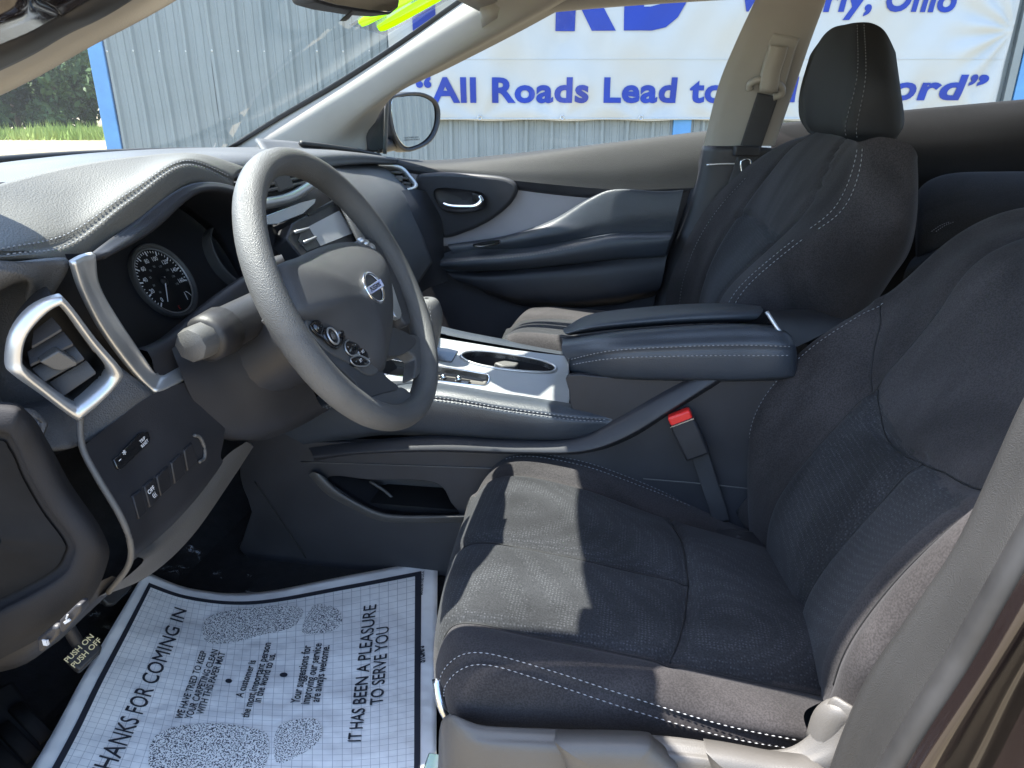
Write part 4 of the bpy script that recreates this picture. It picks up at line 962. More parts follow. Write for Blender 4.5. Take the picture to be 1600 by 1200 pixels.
# buttons on the left spoke
plate('button_panel', ((478, 500), (505, 497), (530, 508), (556, 530), (580, 556), (592, 578), (576, 586), (545, 566), (512, 548), (488, 522)), .0062, .004, 'grey_plastic', bevel=.0015)
bpz = .0085
tube('button_bezel', crs([wp(u, v, bpz) for u, v in ((486, 508), (500, 500), (520, 502), (536, 516), (536, 532), (524, 544), (506, 530), (490, 518))], 4, True), .0016, 'gloss_black', wheel, seg=6, up=WN, closed=True)
for u, v, r, m in ((497, 510, .0095, 'gloss_black'), (531, 519, .008, 'gloss_black'), (516, 527, .0125, 'gloss_black')):
    c = wp(u, v, bpz-.001); o = dome('button', [c+(WE1*math.cos(a)+WE2*math.sin(a))*r for a in A[::3]], WN, .005, m, wheel, skirt=.004)
    if r > .012:
        tube('button_ring', [c+(WE1*math.cos(a)+WE2*math.sin(a))*.010+WN*.004 for a in A[::2]], .0013, 'silver_satin', o, seg=6, up=WN, closed=True)
        dome('button_core', [c+WN*.004+(WE1*math.cos(a)+WE2*math.sin(a))*.005 for a in A[::4]], WN, .003, 'seat_grey', o, skirt=.002)
for pts in (((540, 534), (554, 530), (566, 540), (560, 552), (548, 556), (539, 546)), ((558, 538), (570, 540), (580, 552), (574, 562), (562, 556), (558, 548)), ((548, 560), (562, 556), (576, 564), (572, 572), (556, 572), (548, 566))):
    pp = crs([wp(u, v, bpz-.001) for u, v in pts], 3, True); o = dome('button', pp, WN, .004, 'gloss_black', wheel, skirt=.004)
    tube('button_edge', pp+WN*.001, .0009, 'silver_satin', o, seg=5, up=WN, closed=True)
for tx, u, v in (('+', 545, 544), ('\u2013', 556, 540), ('RES', 568, 551), ('SET', 565, 565)):
    text_on('button_print', tx, wp(u, v, .0128), WE1, WE2, 'white_print', wheel, .005)
# buttons at the top of the right spoke
for u, v, r in ((572, 380, .006), (581, 387, .008), (565, 376, .005)):
    c = wp(u, v, .006); dome('button', [c+(WE1*math.cos(a)+WE2*math.sin(a))*r for a in A[::4]], WN, .005, 'silver_satin', wheel, skirt=.004)

# ================================================================ driver seat
ds = thing('driver_seat', 'black suede driver seat with white stitching nearest the camera', 'seat', (.05, -.37, .47))
# cushion: rows run across the seat (far side -> near side), columns from the nose to the back
cu = Net([
    [(770, 830, -.095), (762, 770, -.095), (815, 735, -.095), (905, 740, -.095), (1000, 770, -.095), (1100, 815, -.095), (1215, 860, -.095)],
    [(745, 850, -.12), (752, 760, -.12), (800, 708, -.125), (900, 713, -.125), (992, 744, -.125), (1100, 795, -.125), (1225, 850, -.12)],
    [(722, 890, -.17), (735, 790, -.17), (785, 738, -.18), (905, 760, -.185), (1000, 795, -.185), (1110, 830, -.185), (1235, 865, -.17)],
    [(702, 950, -.26), (712, 840, -.26), (762, 790, -.28), (890, 800, -.285), (1010, 828, -.285), (1130, 858, -.285), (1250, 890, -.27)],
    [(690, 1000, -.36), (695, 905, -.36), (735, 850, -.39), (870, 868, -.395), (1010, 895, -.395), (1150, 920, -.395), (1275, 945, -.38)],
    [(680, 1050, -.46), (682, 970, -.46), (712, 920, -.49), (850, 940, -.495), (1010, 965, -.495), (1165, 985, -.495), (1295, 1005, -.48)],
    [(680, 1080, -.55), (679, 1020, -.55), (712, 968, -.555), (840, 990, -.56), (1000, 1020, -.56), (1160, 1052, -.56), (1300, 1080, -.55)],
    [(695, 1105, -.61), (690, 1055, -.61), (735, 1012, -.605), (840, 1024, -.605), (980, 1050, -.605), (1130, 1085, -.605), (1258, 1112, -.60)],
    [(715, 1125, -.635), (712, 1090, -.635), (760, 1060, -.632), (850, 1074, -.63), (980, 1100, -.63), (1130, 1128, -.63), (1262, 1148, -.625)],
    [(730, 1140, -.63), (735, 1128, -.632), (790, 1130, -.632), (880, 1135, -.63), (1000, 1150, -.63), (1140, 1172, -.628), (1255, 1180, -.62)],
    [(745, 1150, -.60), (750, 1148, -.60), (800, 1150, -.60), (880, 1155, -.60), (1000, 1165, -.60), (1140, 1182, -.60), (1240, 1190, -.59)]], n=14, nc=22)
cu.smooth(60)
s_far = cu.curve([(2.0, .7), (2.0, 2), (2, 3), (2, 4), (2, 5), (2, 6)], 10)
s_near = cu.curve([(6.05, .9), (6.0, 2), (6.0, 3), (6.05, 4), (6.1, 5), (6.1, 6)], 10)
s_mid = cu.curve([(3.9, 1.2), (3.9, 2), (3.95, 3), (4, 4), (4, 4.45)], 10)
s_cross = cu.curve([(2.0, 4.45), (3, 4.47), (4, 4.45), (5, 4.38), (6.05, 4.3)], 10)
cu.puff(2.0, 3.9, 1.6, 4.45, .008); cu.puff(3.9, 6.0, 1.6, 4.4, .008); cu.puff(2.0, 6.0, 4.45, 6.3, .010)
for s_ in (s_far, s_near, s_mid, s_cross): cu.groove(s_, .006, .010); cu.groove(s_, .004, .003)
b1 = cu.curve([(7.0, .3), (7.15, .9), (7.25, 1.5), (7.35, 2), (7.6, 3), (7.95, 4), (8.3, 5), (8.5, 5.95)], 14, 0)
cu.groove(b1, .003, .005)
def split_net(N, name, parent, mats):
    """one mesh per upholstery zone: mats = list of (mask fn(row, col) , material, part name)"""
    g = N.g; a, b = g.shape[:2]; V = g.reshape(-1, 3); F = grid_faces(a, b)
    used = {}
    for f in F:
        i, j = divmod(f[0], b); key = next(k for k, (fn, _, _) in enumerate(mats) if fn((i+.5)/N.n, (j+.5)/N.m))
        used.setdefault(key, []).append(f)
    out = []
    for k, fs in sorted(used.items()):
        ids = sorted({x for f in fs for x in f}); mp = {x: n for n, x in enumerate(ids)}
        out.append(make(mats[k][2], V[ids], [tuple(mp[x] for x in f) for f in fs], mats[k][1], parent))
    return out
# one skin with two materials, so that the shading runs on across the seams
def skin(N, name, parent, insert, m0='suede', m1='suede_insert'):
    o = N.mesh(name, m0, parent); me = o.data; me.materials.append(MATS[m1]); g = N.g; b = g.shape[1]
    from mathutils.kdtree import KDTree
    kd = KDTree(g.shape[0]*b)
    for i, p in enumerate(g.reshape(-1, 3)): kd.insert(p, i)
    kd.balance()
    for pl in me.polygons:
        _, ix, _ = kd.find(pl.center); i, j = divmod(ix, b)
        if insert(i/N.n, j/N.m): pl.material_index = 1
    return o
co = skin(cu, 'cushion', ds, lambda r, c: 2.0 < r < 6.02 and c > 1.0)
for rc in ([(2.0, .9), (2.0, 2), (2, 3), (2, 4), (2, 5), (2, 5.9)], [(6.05, 1.1), (6.0, 2), (6.0, 3), (6.05, 4), (6.1, 5), (6.1, 5.9)], [(3.9, 1.4), (3.9, 2), (3.95, 3), (4, 4), (4, 4.45)], [(2.05, 4.45), (3, 4.47), (4, 4.45), (5, 4.38), (6.0, 4.3)]):
    tube('seam', cu.curve(rc, 14, .0002, CAM), .0011, 'void_black', co, seg=5)
stitches('stitching', cu.curve([(6.85, .2), (6.95, .9), (7.05, 1.5), (7.15, 2), (7.4, 3), (7.75, 4), (8.1, 5), (8.3, 5.95)], 24, .001, CAM), co, r=.0006)
stitches('stitching', cu.curve([(7.15, .4), (7.35, .9), (7.45, 1.5), (7.55, 2), (7.8, 3), (8.15, 4), (8.5, 5), (8.7, 5.95)], 24, .001, CAM), co, r=.0006)
stitches('stitching', cu.curve([(1.05, 1.9), (1.12, 3), (1.1, 4), (1.05, 4.8)], 24, .001, CAM), co, 'thread_dim')
stitches('stitching', cu.curve([(1.3, 1.9), (1.32, 3), (1.3, 4), (1.2, 4.8)], 24, .001, CAM), co, 'thread_dim')
# backrest: rows from far edge to near edge, columns from the bottom to the top
bk = Net([
    [(1225, 820, -.10), (1222, 700, -.10), (1235, 610, -.10), (1310, 530, -.10), (1420, 455, -.10), (1510, 385, -.105), (1600, 335, -.13), (1720, 330, -.19)],
    [(1175, 850, -.125), (1167, 720, -.125), (1180, 620, -.122), (1260, 530, -.12), (1380, 460, -.12), (1480, 368, -.125), (1580, 322, -.145), (1700, 318, -.20)],
    [(1176, 880, -.165), (1172, 790, -.165), (1190, 690, -.16), (1285, 580, -.155), (1405, 485, -.155), (1490, 395, -.16), (1590, 345, -.175), (1705, 330, -.22)],
    [(1195, 900, -.21), (1203, 790, -.215), (1270, 700, -.215), (1365, 600, -.215), (1455, 490, -.215), (1515, 400, -.215), (1610, 360, -.22), (1720, 345, -.25)],
    [(1215, 950, -.30), (1225, 850, -.30), (1310, 745, -.30), (1405, 645, -.30), (1490, 555, -.30), (1560, 470, -.30), (1650, 400, -.30), (1750, 380, -.31)],
    [(1235, 1000, -.385), (1250, 900, -.385), (1345, 780, -.385), (1440, 680, -.385), (1540, 600, -.385), (1620, 530, -.385), (1710, 460, -.385), (1800, 430, -.385)],
    [(1260, 1045, -.47), (1280, 960, -.47), (1385, 830, -.47), (1490, 725, -.47), (1600, 650, -.47), (1690, 580, -.47), (1780, 520, -.47), (1870, 490, -.46)],
    [(1282, 1085, -.55), (1310, 1000, -.55), (1400, 880, -.55), (1520, 770, -.55), (1640, 690, -.55), (1740, 620, -.55), (1840, 570, -.55), (1930, 540, -.54)],
    [(1292, 1098, -.60), (1322, 1010, -.602), (1412, 890, -.602), (1535, 778, -.602), (1660, 690, -.60), (1770, 620, -.60), (1880, 570, -.60), (1980, 540, -.59)],
    [(1340, 1105, -.625), (1390, 1020, -.632), (1480, 900, -.632), (1600, 790, -.632), (1730, 710, -.63), (1850, 640, -.63), (1960, 590, -.62), (2060, 560, -.61)],
    [(1420, 1110, -.625), (1480, 1030, -.63), (1570, 915, -.63), (1690, 810, -.63), (1820, 730, -.63), (1940, 660, -.63), (2050, 610, -.62), (2150, 580, -.61)]], n=14, nc=20)
bk.smooth(110)
f1 = bk.curve([(3.0, .2), (3, 1), (3, 2), (3, 3), (3, 4), (3, 5), (3, 6)], 10)
n1 = bk.curve([(7.6, .2), (7.6, 1), (7.6, 2), (7.6, 3), (7.6, 4), (7.6, 5)], 10)
m1 = bk.curve([(5.35, .2), (5.35, 1), (5.35, 2), (5.3, 2.75)], 10)
arc = bk.curve([(3.0, 3.02), (3.8, 2.75), (4.6, 2.68), (5.3, 2.75), (6.2, 2.9), (7.6, 3.2)], 10)
side = bk.curve([(1.2, 3.9), (1.9, 3.75), (2.5, 3.35), (3.0, 2.95)], 10)
bk.puff(3.0, 5.35, .1, 2.7, .010); bk.puff(5.35, 7.6, .1, 2.8, .010); bk.puff(3.0, 7.6, 2.8, 6.8, .012)
for s_ in (f1, n1, m1, arc, side): bk.groove(s_, .006, .012); bk.groove(s_, .004, .003)
bo = skin(bk, 'backrest', ds, lambda r, c: 3.0 < r < 7.2 and c < (2.75+.05*(r-5.3)**2))
for rc in ([(3.0, .3), (3, 1), (3, 2), (3, 3), (3, 4), (3, 5), (3, 6)], [(7.6, .3), (7.6, 1), (7.6, 2), (7.6, 3), (7.6, 4)], [(5.35, .3), (5.35, 1), (5.35, 2), (5.3, 2.75)], [(3.0, 3.02), (3.8, 2.75), (4.6, 2.68), (5.3, 2.75), (6.2, 2.9), (7.6, 3.2)], [(1.3, 3.9), (1.9, 3.75), (2.5, 3.35), (3.0, 2.95)]):
    tube('seam', bk.curve(rc, 14, .0002, CAM), .0011, 'void_black', bo, seg=5)
stitches('stitching', bk.curve([(1.25, .5), (1.25, 1), (1.25, 2), (1.25, 3), (1.25, 4)], 20, .001, CAM), bo, 'thread_dim')
g0, g1 = bk.g[0], bk.g[-1]
net('back_shell', [g0[::20], g0[::20]+np.array([.09, .02, -.01]), (g0[::20]+g1[::20])/2+np.array([.15, 0, 0]), g1[::20]+np.array([.06, 0, -.01]), g1[::20]], 'suede_dark', ds, n=5, nc=4)
tp_ = bk.g[::14, -1]; net('shoulder', [tp_, tp_+np.array([.05, 0, .015]), tp_+np.array([.11, 0, -.02])], 'suede', ds, n=5, nc=4)
# seat side trim, levers, inner frame and rail
net('side_trim', [
    [(684, 1200, -.64), (694, 1120, -.65), (760, 1134, -.66), (900, 1140, -.66), (1060, 1152, -.66), (1200, 1172, -.66), (1262, 1150, -.66), (1300, 1090, -.66), (1330, 1105, -.66)],
    [(688, 1220, -.65), (712, 1152, -.665), (770, 1152, -.67), (900, 1158, -.672), (1060, 1172, -.672), (1210, 1190, -.672), (1280, 1170, -.672), (1330, 1120, -.672), (1360, 1120, -.672)],
    [(692, 1260, -.655), (730, 1205, -.672), (790, 1195, -.68), (900, 1200, -.682), (1060, 1210, -.682), (1220, 1225, -.682), (1300, 1210, -.682), (1360, 1190, -.682), (1400, 1180, -.682)],
    [(700, 1400, -.66), (750, 1380, -.672), (800, 1380, -.68), (900, 1380, -.682), (1060, 1380, -.682), (1220, 1380, -.682), (1300, 1380, -.682), (1360, 1380, -.682), (1400, 1380, -.682)]], 'seat_grey', ds, n=5, nc=6, solid=.006, off=-1)
net('recliner_cover', [
    [(1262, 1150, -.655), (1275, 1110, -.655), (1300, 1094, -.655), (1326, 1108, -.655)], [(1280, 1175, -.668), (1300, 1130, -.668), (1318, 1115, -.668), (1345, 1125, -.668)],
    [(1310, 1210, -.67), (1340, 1170, -.67), (1360, 1150, -.67), (1390, 1150, -.67)]], 'seat_grey', ds, n=4, solid=.006)
for pts in (((868, 1162), (880, 1159), (1000, 1162), (1022, 1172), (1045, 1192), (1062, 1215), (1060, 1300), (900, 1300), (885, 1200)), ((1105, 1180), (1112, 1176), (1200, 1192), (1300, 1215), (1300, 1300), (1150, 1300), (1120, 1220))):
    dome('seat_lever', crs([P(u, v, -.690) for u, v in pts], 4, True), (0, -1, .25), .010, 'seat_grey', ds, skirt=.02, rings=8, power=5)
box('seat_frame', (.05, -.37, .60), .24, .21, .05, 'dark_plastic', ds, bevel=.01)
box('seat_riser', (.05, -.37, .51), .18, .17, .045, 'void_black', ds, bevel=.01)
for yy in (-.55, -.19): box('seat_rail', (.03, yy, .478), .26, .02, .014, 'bright_metal', ds, bevel=.002)
tube('front_bracket', crs(px([(683, 1060, -.60), (690, 1100, -.615), (712, 1140, -.62)]), 5), .006, 'bright_metal', ds, seg=8)
# ---- buckle between the seat and the console
bu = thing('seat_belt_buckle', 'black seat belt buckle with a red release button beside the console', 'buckle', P(1130, 790, -.15))
ba = nrm(P(1062, 640, -.145)-P(1095, 712, -.15)); bx_ = nrm(P(1082, 642, -.15)-P(1042, 655, -.15)); bw = nrm(np.cross(ba, bx_))
bc = P(1076, 680, -.155)
box('housing', bc-ba*.004, .0195, .011, .033, 'dark_plastic', bu, ax=(bx_-ba*(bx_ @ ba), bw, ba), bevel=.004, )
box('release_button', bc+ba*.034, .018, .010, .0075, 'red_button', bu, ax=(bx_-ba*(bx_ @ ba), bw, ba), bevel=.003)
box('slot_plate', bc+ba*.0265, .0192, .0113, .0008, 'bright_metal', bu, ax=(bx_-ba*(bx_ @ ba), bw, ba), bevel=0)
tube('strap', crs(px([(1092, 705, -.148), (1105, 745, -.143), (1120, 790, -.14), (1126, 815, -.138)]), 6), .0135, 'belt_web', bu, r2=.002, up=(0, 1, 0), prof=BOXP)
sb = net('side_film', [[(1150, 800, -.13), (1170, 775, -.14), (1185, 770, -.15)], [(1160, 818, -.14), (1178, 800, -.15), (1190, 790, -.155)], [(1170, 830, -.15), (1185, 815, -.16), (1196, 808, -.165)]], 'bright_metal', None, n=4)
tag(sb, 'crumpled shiny bracket at the foot of the driver backrest', 'bracket')

# ================================================================ passenger seat
ps = thing('passenger_seat', 'black suede passenger seat with tall headrest on the far side', 'seat', (.15, .37, .47))
pb = Net([
    [(1052, 560, .64), (1040, 470, .65), (1062, 400, .65), (1100, 330, .64), (1150, 275, .63), (1205, 235, .60), (1250, 222, .56)],
    [(1062, 560, .61), (1055, 470, .62), (1075, 392, .62), (1112, 330, .615), (1160, 280, .60), (1212, 226, .57), (1262, 212, .53)],
    [(1085, 560, .56), (1092, 470, .56), (1120, 392, .56), (1160, 325, .555), (1198, 275, .54), (1235, 230, .51), (1275, 206, .47)],
    [(1095, 565, .45), (1105, 472, .45), (1140, 405, .45), (1185, 345, .45), (1222, 290, .44), (1258, 240, .42), (1290, 208, .40)],
    [(1098, 568, .33), (1108, 475, .33), (1150, 415, .33), (1200, 352, .33), (1242, 298, .32), (1280, 245, .31), (1310, 212, .30)],
    [(1105, 570, .20), (1115, 475, .20), (1165, 420, .195), (1220, 370, .19), (1270, 318, .185), (1305, 255, .185), (1335, 220, .185)],
    [(1120, 572, .13), (1135, 475, .13), (1195, 415, .125), (1262, 362, .115), (1312, 330, .11), (1338, 270, .11), (1342, 222, .12)],
    [(1150, 575, .11), (1180, 478, .11), (1235, 420, .105), (1300, 372, .095), (1350, 335, .09), (1372, 270, .09), (1378, 214, .10)],
    [(1250, 575, .10), (1280, 490, .10), (1330, 430, .095), (1385, 385, .09), (1412, 340, .085), (1425, 280, .085), (1422, 226, .10)],
    [(1320, 580, .13), (1340, 500, .13), (1380, 440, .125), (1415, 395, .12), (1430, 345, .12), (1436, 285, .12), (1434, 245, .13)],
    [(1340, 580, .20), (1355, 500, .20), (1390, 440, .20), (1420, 395, .20), (1432, 345, .20), (1434, 285, .20), (1425, 235, .20)]], n=12, nc=14)
pb.smooth(100)
pb.groove(pb.curve([(2.0, .2), (2, 1), (2, 2), (2, 3), (2, 4), (2, 5), (2, 6)], 8), .008, .006)
pb.groove(pb.curve([(5.0, .2), (5, 1), (5, 2), (5, 3), (4.9, 4), (4.7, 5), (4.4, 6)], 8), .008, .006)
pb.groove(pb.curve([(2, 2.9), (3, 3.05), (4, 2.95), (5, 2.8)], 8), .007, .006)
pb.puff(2, 5, .1, 3.0, .010); pb.puff(2, 5, 3.0, 6, .010)
po = skin(pb, 'backrest', ps, lambda r, c: 2 < r < 5 and c < 3)
for off_ in (5.88, 6.2):
    stitches('stitching', pb.curve([(off_, .3), (off_, 1), (off_, 2), (off_-.02, 2.9)], 24, .0015, CAM), po, pitch=.008, ln=.0062, r=.0008)
    stitches('stitching', pb.curve([(off_, 3.2), (off_, 4), (off_, 5), (off_, 5.9)], 24, .0015, CAM), po, pitch=.008, ln=.0062, r=.0008)
stitches('stitching', pb.curve([(1.1, .5), (1.1, 1), (1.1, 2), (1.1, 3), (1.1, 4)], 20, .0012, CAM), po, 'thread_dim', pitch=.008, ln=.0055)
# headrest: leather front and side with two stitched lines
hr = Net([
    [(1268, 96, .50), (1258, 150, .52), (1258, 180, .52), (1268, 204, .50)],
    [(1282, 62, .46), (1262, 120, .50), (1260, 185, .50), (1275, 212, .48)],
    [(1300, 44, .43), (1282, 120, .42), (1276, 188, .42), (1288, 216, .42)],
    [(1322, 38, .40), (1312, 120, .33), (1300, 190, .33), (1308, 218, .34)],
    [(1340, 35, .37), (1340, 120, .27), (1322, 195, .27), (1326, 220, .28)],
    [(1362, 36, .36), (1368, 120, .255), (1362, 198, .255), (1362, 222, .27)],
    [(1382, 48, .36), (1394, 125, .27), (1400, 195, .27), (1394, 220, .28)],
    [(1397, 76, .38), (1406, 135, .31), (1412, 190, .31), (1402, 215, .32)],
    [(1397, 82, .42), (1404, 140, .42), (1410, 190, .42), (1400, 212, .42)],
    [(1370, 60, .46), (1380, 120, .50), (1390, 180, .50), (1380, 205, .48)]], n=8, nc=10, closed_r=True)
ho = hr.mesh('headrest', 'headrest_leather', ps)
ct = hr.g[:, 0].mean(0); make('headrest_cap', np.vstack([hr.g[:, 0], (ct+np.array([0, 0, .006]))[None]]), [(i, (i+1) % len(hr.g), len(hr.g)) for i in range(len(hr.g))], 'headrest_leather', ho)
cb = hr.g[:, -1].mean(0); make('headrest_base', np.vstack([hr.g[:, -1], cb[None]]), [(i, (i+1) % len(hr.g), len(hr.g)) for i in range(len(hr.g))], 'headrest_leather', ho)
for a in (4.0, 4.45): stitches('stitching', hr.curve([(a, .05), (a, 1), (a, 2), (a, 2.75)], 24, .0015, CAM), ho, 'thread_dim', pitch=.008, ln=.0062, r=.0008)
for y in (.32, .44): tube('headrest_post', [P(1345, 190, y), P(1348, 260, y)], .006, 'bright_metal', ps, seg=8)
for src in [o for o in ps.children if o.name.startswith('headrest')]:           # the driver's headrest, above the view
    c2 = src.copy(); COL.objects.link(c2); c2.parent = ds; c2.matrix_parent_inverse = ds.matrix_basis.inverted(); c2.location = (.22, -.74, .02); c2.name = src.name.split('.')[0]
# cushion
pc = Net([
    [(780, 560, .64), (820, 500, .64), (850, 484, .64), (905, 485, .64), (1000, 490, .64), (1110, 500, .64)],
    [(775, 560, .60), (815, 492, .60), (848, 480, .60), (905, 483, .60), (1000, 492, .60), (1110, 505, .60)],
    [(770, 580, .52), (800, 510, .52), (840, 496, .52), (905, 498, .52), (1000, 505, .52), (1110, 515, .52)],
    [(768, 600, .38), (790, 530, .38), (825, 506, .38), (905, 510, .38), (1000, 520, .38), (1110, 535, .38)],
    [(765, 620, .24), (782, 550, .24), (805, 520, .24), (905, 528, .24), (1000, 540, .24), (1110, 560, .24)],
    [(765, 640, .15), (782, 570, .15), (800, 525, .15), (905, 530, .15), (1000, 540, .15), (1110, 560, .15)],
    [(775, 680, .12), (800, 620, .12), (820, 590, .12), (905, 590, .12), (1000, 600, .12), (1110, 620, .12)]], n=7, nc=8)
pc.groove(pc.curve([(2, .5), (2, 1), (2, 2), (2, 3), (2, 4)], 8), .008, .012)
skin(pc, 'cushion', ps, lambda r, c: 2 < r < 5)
box('seat_frame', (.15, .37, .58), .22, .22, .08, 'dark_plastic', ps, bevel=.01)
box('seat_riser', (.15, .37, .50), .18, .18, .035, 'void_black', ps, bevel=.01)
# rear seat behind, only its dark shoulder shows
rs = thing('rear_seat', 'dark rear bench seat shoulder at the right edge behind the front seats', 'seat', (.85, .3, .5))
rr_ = Net([
    [(1425, 330, .60), (1440, 292, .60), (1480, 272, .60), (1560, 268, .60), (1700, 268, .58)],
    [(1425, 340, .55), (1438, 296, .55), (1482, 276, .55), (1562, 272, .55), (1700, 272, .55)],
    [(1430, 380, .48), (1440, 330, .48), (1490, 310, .48), (1570, 305, .48), (1700, 305, .48)],
    [(1430, 460, .42), (1440, 400, .42), (1500, 370, .42), (1580, 360, .42), (1700, 360, .42)],
    [(1430, 560, .40), (1440, 520, .40), (1500, 480, .40), (1580, 470, .40), (1700, 470, .40)]], n=6)
rr_.mesh('backrest', 'suede_dark', rs)
net('bolster', [
    [(1430, 400, .50), (1480, 372, .50), (1540, 350, .50), (1640, 345, .50)], [(1420, 412, .40), (1475, 388, .40), (1550, 360, .40), (1640, 352, .40)],
    [(1410, 440, .36), (1470, 420, .36), (1550, 390, .36), (1640, 380, .36)], [(1400, 520, .36), (1470, 500, .36), (1550, 480, .36), (1640, 470, .36)]], 'suede_dark', rs, n=6)
stitches('stitching', crs(px([(1455, 362, .40), (1470, 352, .42), (1486, 346, .44)]), 8), rs, 'thread_dim')
stitches('stitching', crs(px([(1462, 362, .40), (1477, 352, .42), (1493, 346, .44)]), 8), rs, 'thread_dim')
make('seat_base', [(.5, -.6, .47), (1.2, -.6, .47), (1.2, .62, .47), (.5, .62, .47), (.62, -.6, .80), (1.2, -.6, .76), (1.2, .62, .76), (.62, .62, .80)], [(0, 1, 5, 4), (1, 2, 6, 5), (2, 3, 7, 6), (3, 0, 4, 7), (4, 5, 6, 7)], 'suede', rs, bevel=.04, bseg=4, angle=50)
make('seat_back', [(.95, -.6, .75), (1.15, -.6, .75), (1.4, -.58, 1.2), (1.25, -.58, 1.2), (.95, .60, .75), (1.15, .60, .75), (1.4, .57, 1.2), (1.25, .57, 1.2)], [(0, 1, 2, 3), (4, 7, 6, 5), (0, 4, 5, 1), (1, 5, 6, 2), (2, 6, 7, 3), (3, 7, 4, 0)], 'suede', rs, bevel=.04, bseg=4, angle=50)

# ================================================================ passenger seat belt
bl = thing('seat_belt', 'dark seat belt hanging from its beige anchor on the far pillar', 'seat belt', P(1190, 240, .64))
ribbon('webbing', [(1200, 148, .635), (1186, 190, .645), (1172, 232, .652), (1160, 270, .652), (1146, 310, .64), (1130, 350, .62)], .024, 'belt_web', bl, r2=.0018, up=(0, 1, 0))
tube('guide_loop', crs(px([(1172, 140, .63), (1172, 132, .625), (1182, 126, .62), (1196, 124, .618), (1212, 128, .62), (1222, 138, .625), (1220, 148, .63), (1208, 152, .632)]), 5), .008, 'beige_plastic', bl, seg=10)
tube('anchor_cover', crs(px([(1200, 142, .62), (1205, 110, .612), (1212, 88, .605), (1216, 72, .604)]), 5), [.020]*16, 'beige_plastic', bl, r2=.012, up=(0, 1, 0), prof=BOXP)
tube('height_slide', crs(px([(1206, 130, .628), (1218, 85, .615), (1228, 55, .61)]), 5), .030, 'beige_trim', bl, r2=.006, up=(0, 1, 0), prof=BOXP)
box('belt_stop', P(1166, 236, .645), .030, .012, .012, 'dark_plastic', bl, ax=(RT, HF, UZ), bevel=.004)
tube('tongue', crs(px([(1158, 252, .64), (1172, 250, .64), (1170, 272, .64), (1160, 272, .64)]), 3, True), .0025, 'bright_metal', bl, seg=6, up=(0, 1, 0), closed=True)

# ================================================================ passenger door
pd = thing('passenger_door', 'charcoal passenger door with grey insert, chrome handle and leather armrest', 'door', (-.25, .74, .6))
panel('outer_skin', [(-.78, .80, .30), (.12, .80, .30), (.16, .80, 1.16), (-.78, .80, 1.13)], (0, .01, 0), 'car_paint', pd)
net('window_sill', [
    [(590, 244, .765), (680, 250, .77), (800, 240, .77), (960, 222, .77), (1104, 204, .765)],
    [(590, 246, .735), (680, 254, .735), (800, 246, .735), (960, 226, .735), (1106, 208, .735)],
    [(592, 252, .72), (680, 262, .715), (800, 266, .71), (960, 262, .705), (1100, 246, .705)],
    [(594, 258, .715), (680, 270, .71), (800, 282, .70), (960, 296, .695), (1084, 294, .695)]], 'sill_leather', pd, n=6, nc=8)
net('upper_trim', [
    [(594, 258, .713), (680, 270, .708), (800, 282, .698), (960, 296, .693), (1084, 294, .693)],
    [(598, 262, .715), (690, 276, .712), (800, 292, .705), (940, 306, .70), (1060, 305, .70)],
    [(600, 264, .725), (690, 280, .722), (800, 296, .715), (930, 310, .71), (1060, 310, .71)]], 'black_plastic', pd, n=4, nc=6)
net('grey_insert', [
    [(600, 262, .722), (690, 272, .718), (800, 282, .712), (900, 286, .71), (968, 291, .708)],
    [(640, 300, .724), (720, 300, .72), (810, 305, .716), (900, 305, .712), (960, 300, .71)],
    [(660, 345, .726), (730, 345, .722), (810, 345, .718), (880, 335, .714), (940, 312, .71)],
    [(670, 385, .727), (740, 382, .724), (810, 372, .72), (870, 352, .716), (930, 322, .712)]], 'door_grey', pd, n=5, nc=6)
net('lower_panel', [
    [(620, 270, .735), (700, 280, .735), (800, 290, .735), (950, 300, .735), (1085, 290, .735)],
    [(640, 400, .735), (700, 400, .735), (800, 400, .735), (950, 400, .735), (1062, 380, .735)],
    [(650, 500, .735), (720, 500, .735), (800, 500, .735), (940, 495, .735), (1030, 460, .735)],
    [(620, 600, .73), (720, 600, .73), (800, 600, .73), (940, 580, .73), (1010, 560, .73)]], 'door_low', pd, n=5, nc=6)
# scooped upper armrest that sweeps up to the sill
net('arm_sweep', [
    [(700, 382, .70), (790, 368, .698), (860, 345, .696), (920, 310, .694), (960, 297, .694), (1030, 300, .692), (1068, 298, .692)],
    [(700, 384, .690), (790, 371, .685), (863, 350, .682), (923, 315, .681), (963, 299, .681), (1030, 301, .680), (1067, 299, .680)],
    [(704, 390, .682), (790, 378, .676), (870, 364, .672), (935, 346, .672), (980, 335, .672), (1030, 330, .671), (1060, 330, .671)],
    [(712, 400, .684), (800, 386, .680), (880, 372, .677), (940, 364, .676), (985, 358, .676), (1030, 356, .675), (1054, 354, .675)],
    [(720, 408, .70), (800, 400, .70), (880, 386, .69), (940, 378, .685), (985, 376, .68), (1030, 374, .68), (1050, 374, .68)]], 'soft_leather', pd, n=6, nc=7)
net('grip_recess', [
    [(800, 372, .70), (840, 368, .70), (880, 366, .70), (912, 366, .70)], [(830, 382, .69), (850, 380, .685), (880, 376, .68), (905, 372, .68)]], 'beige_trim', pd, n=4)
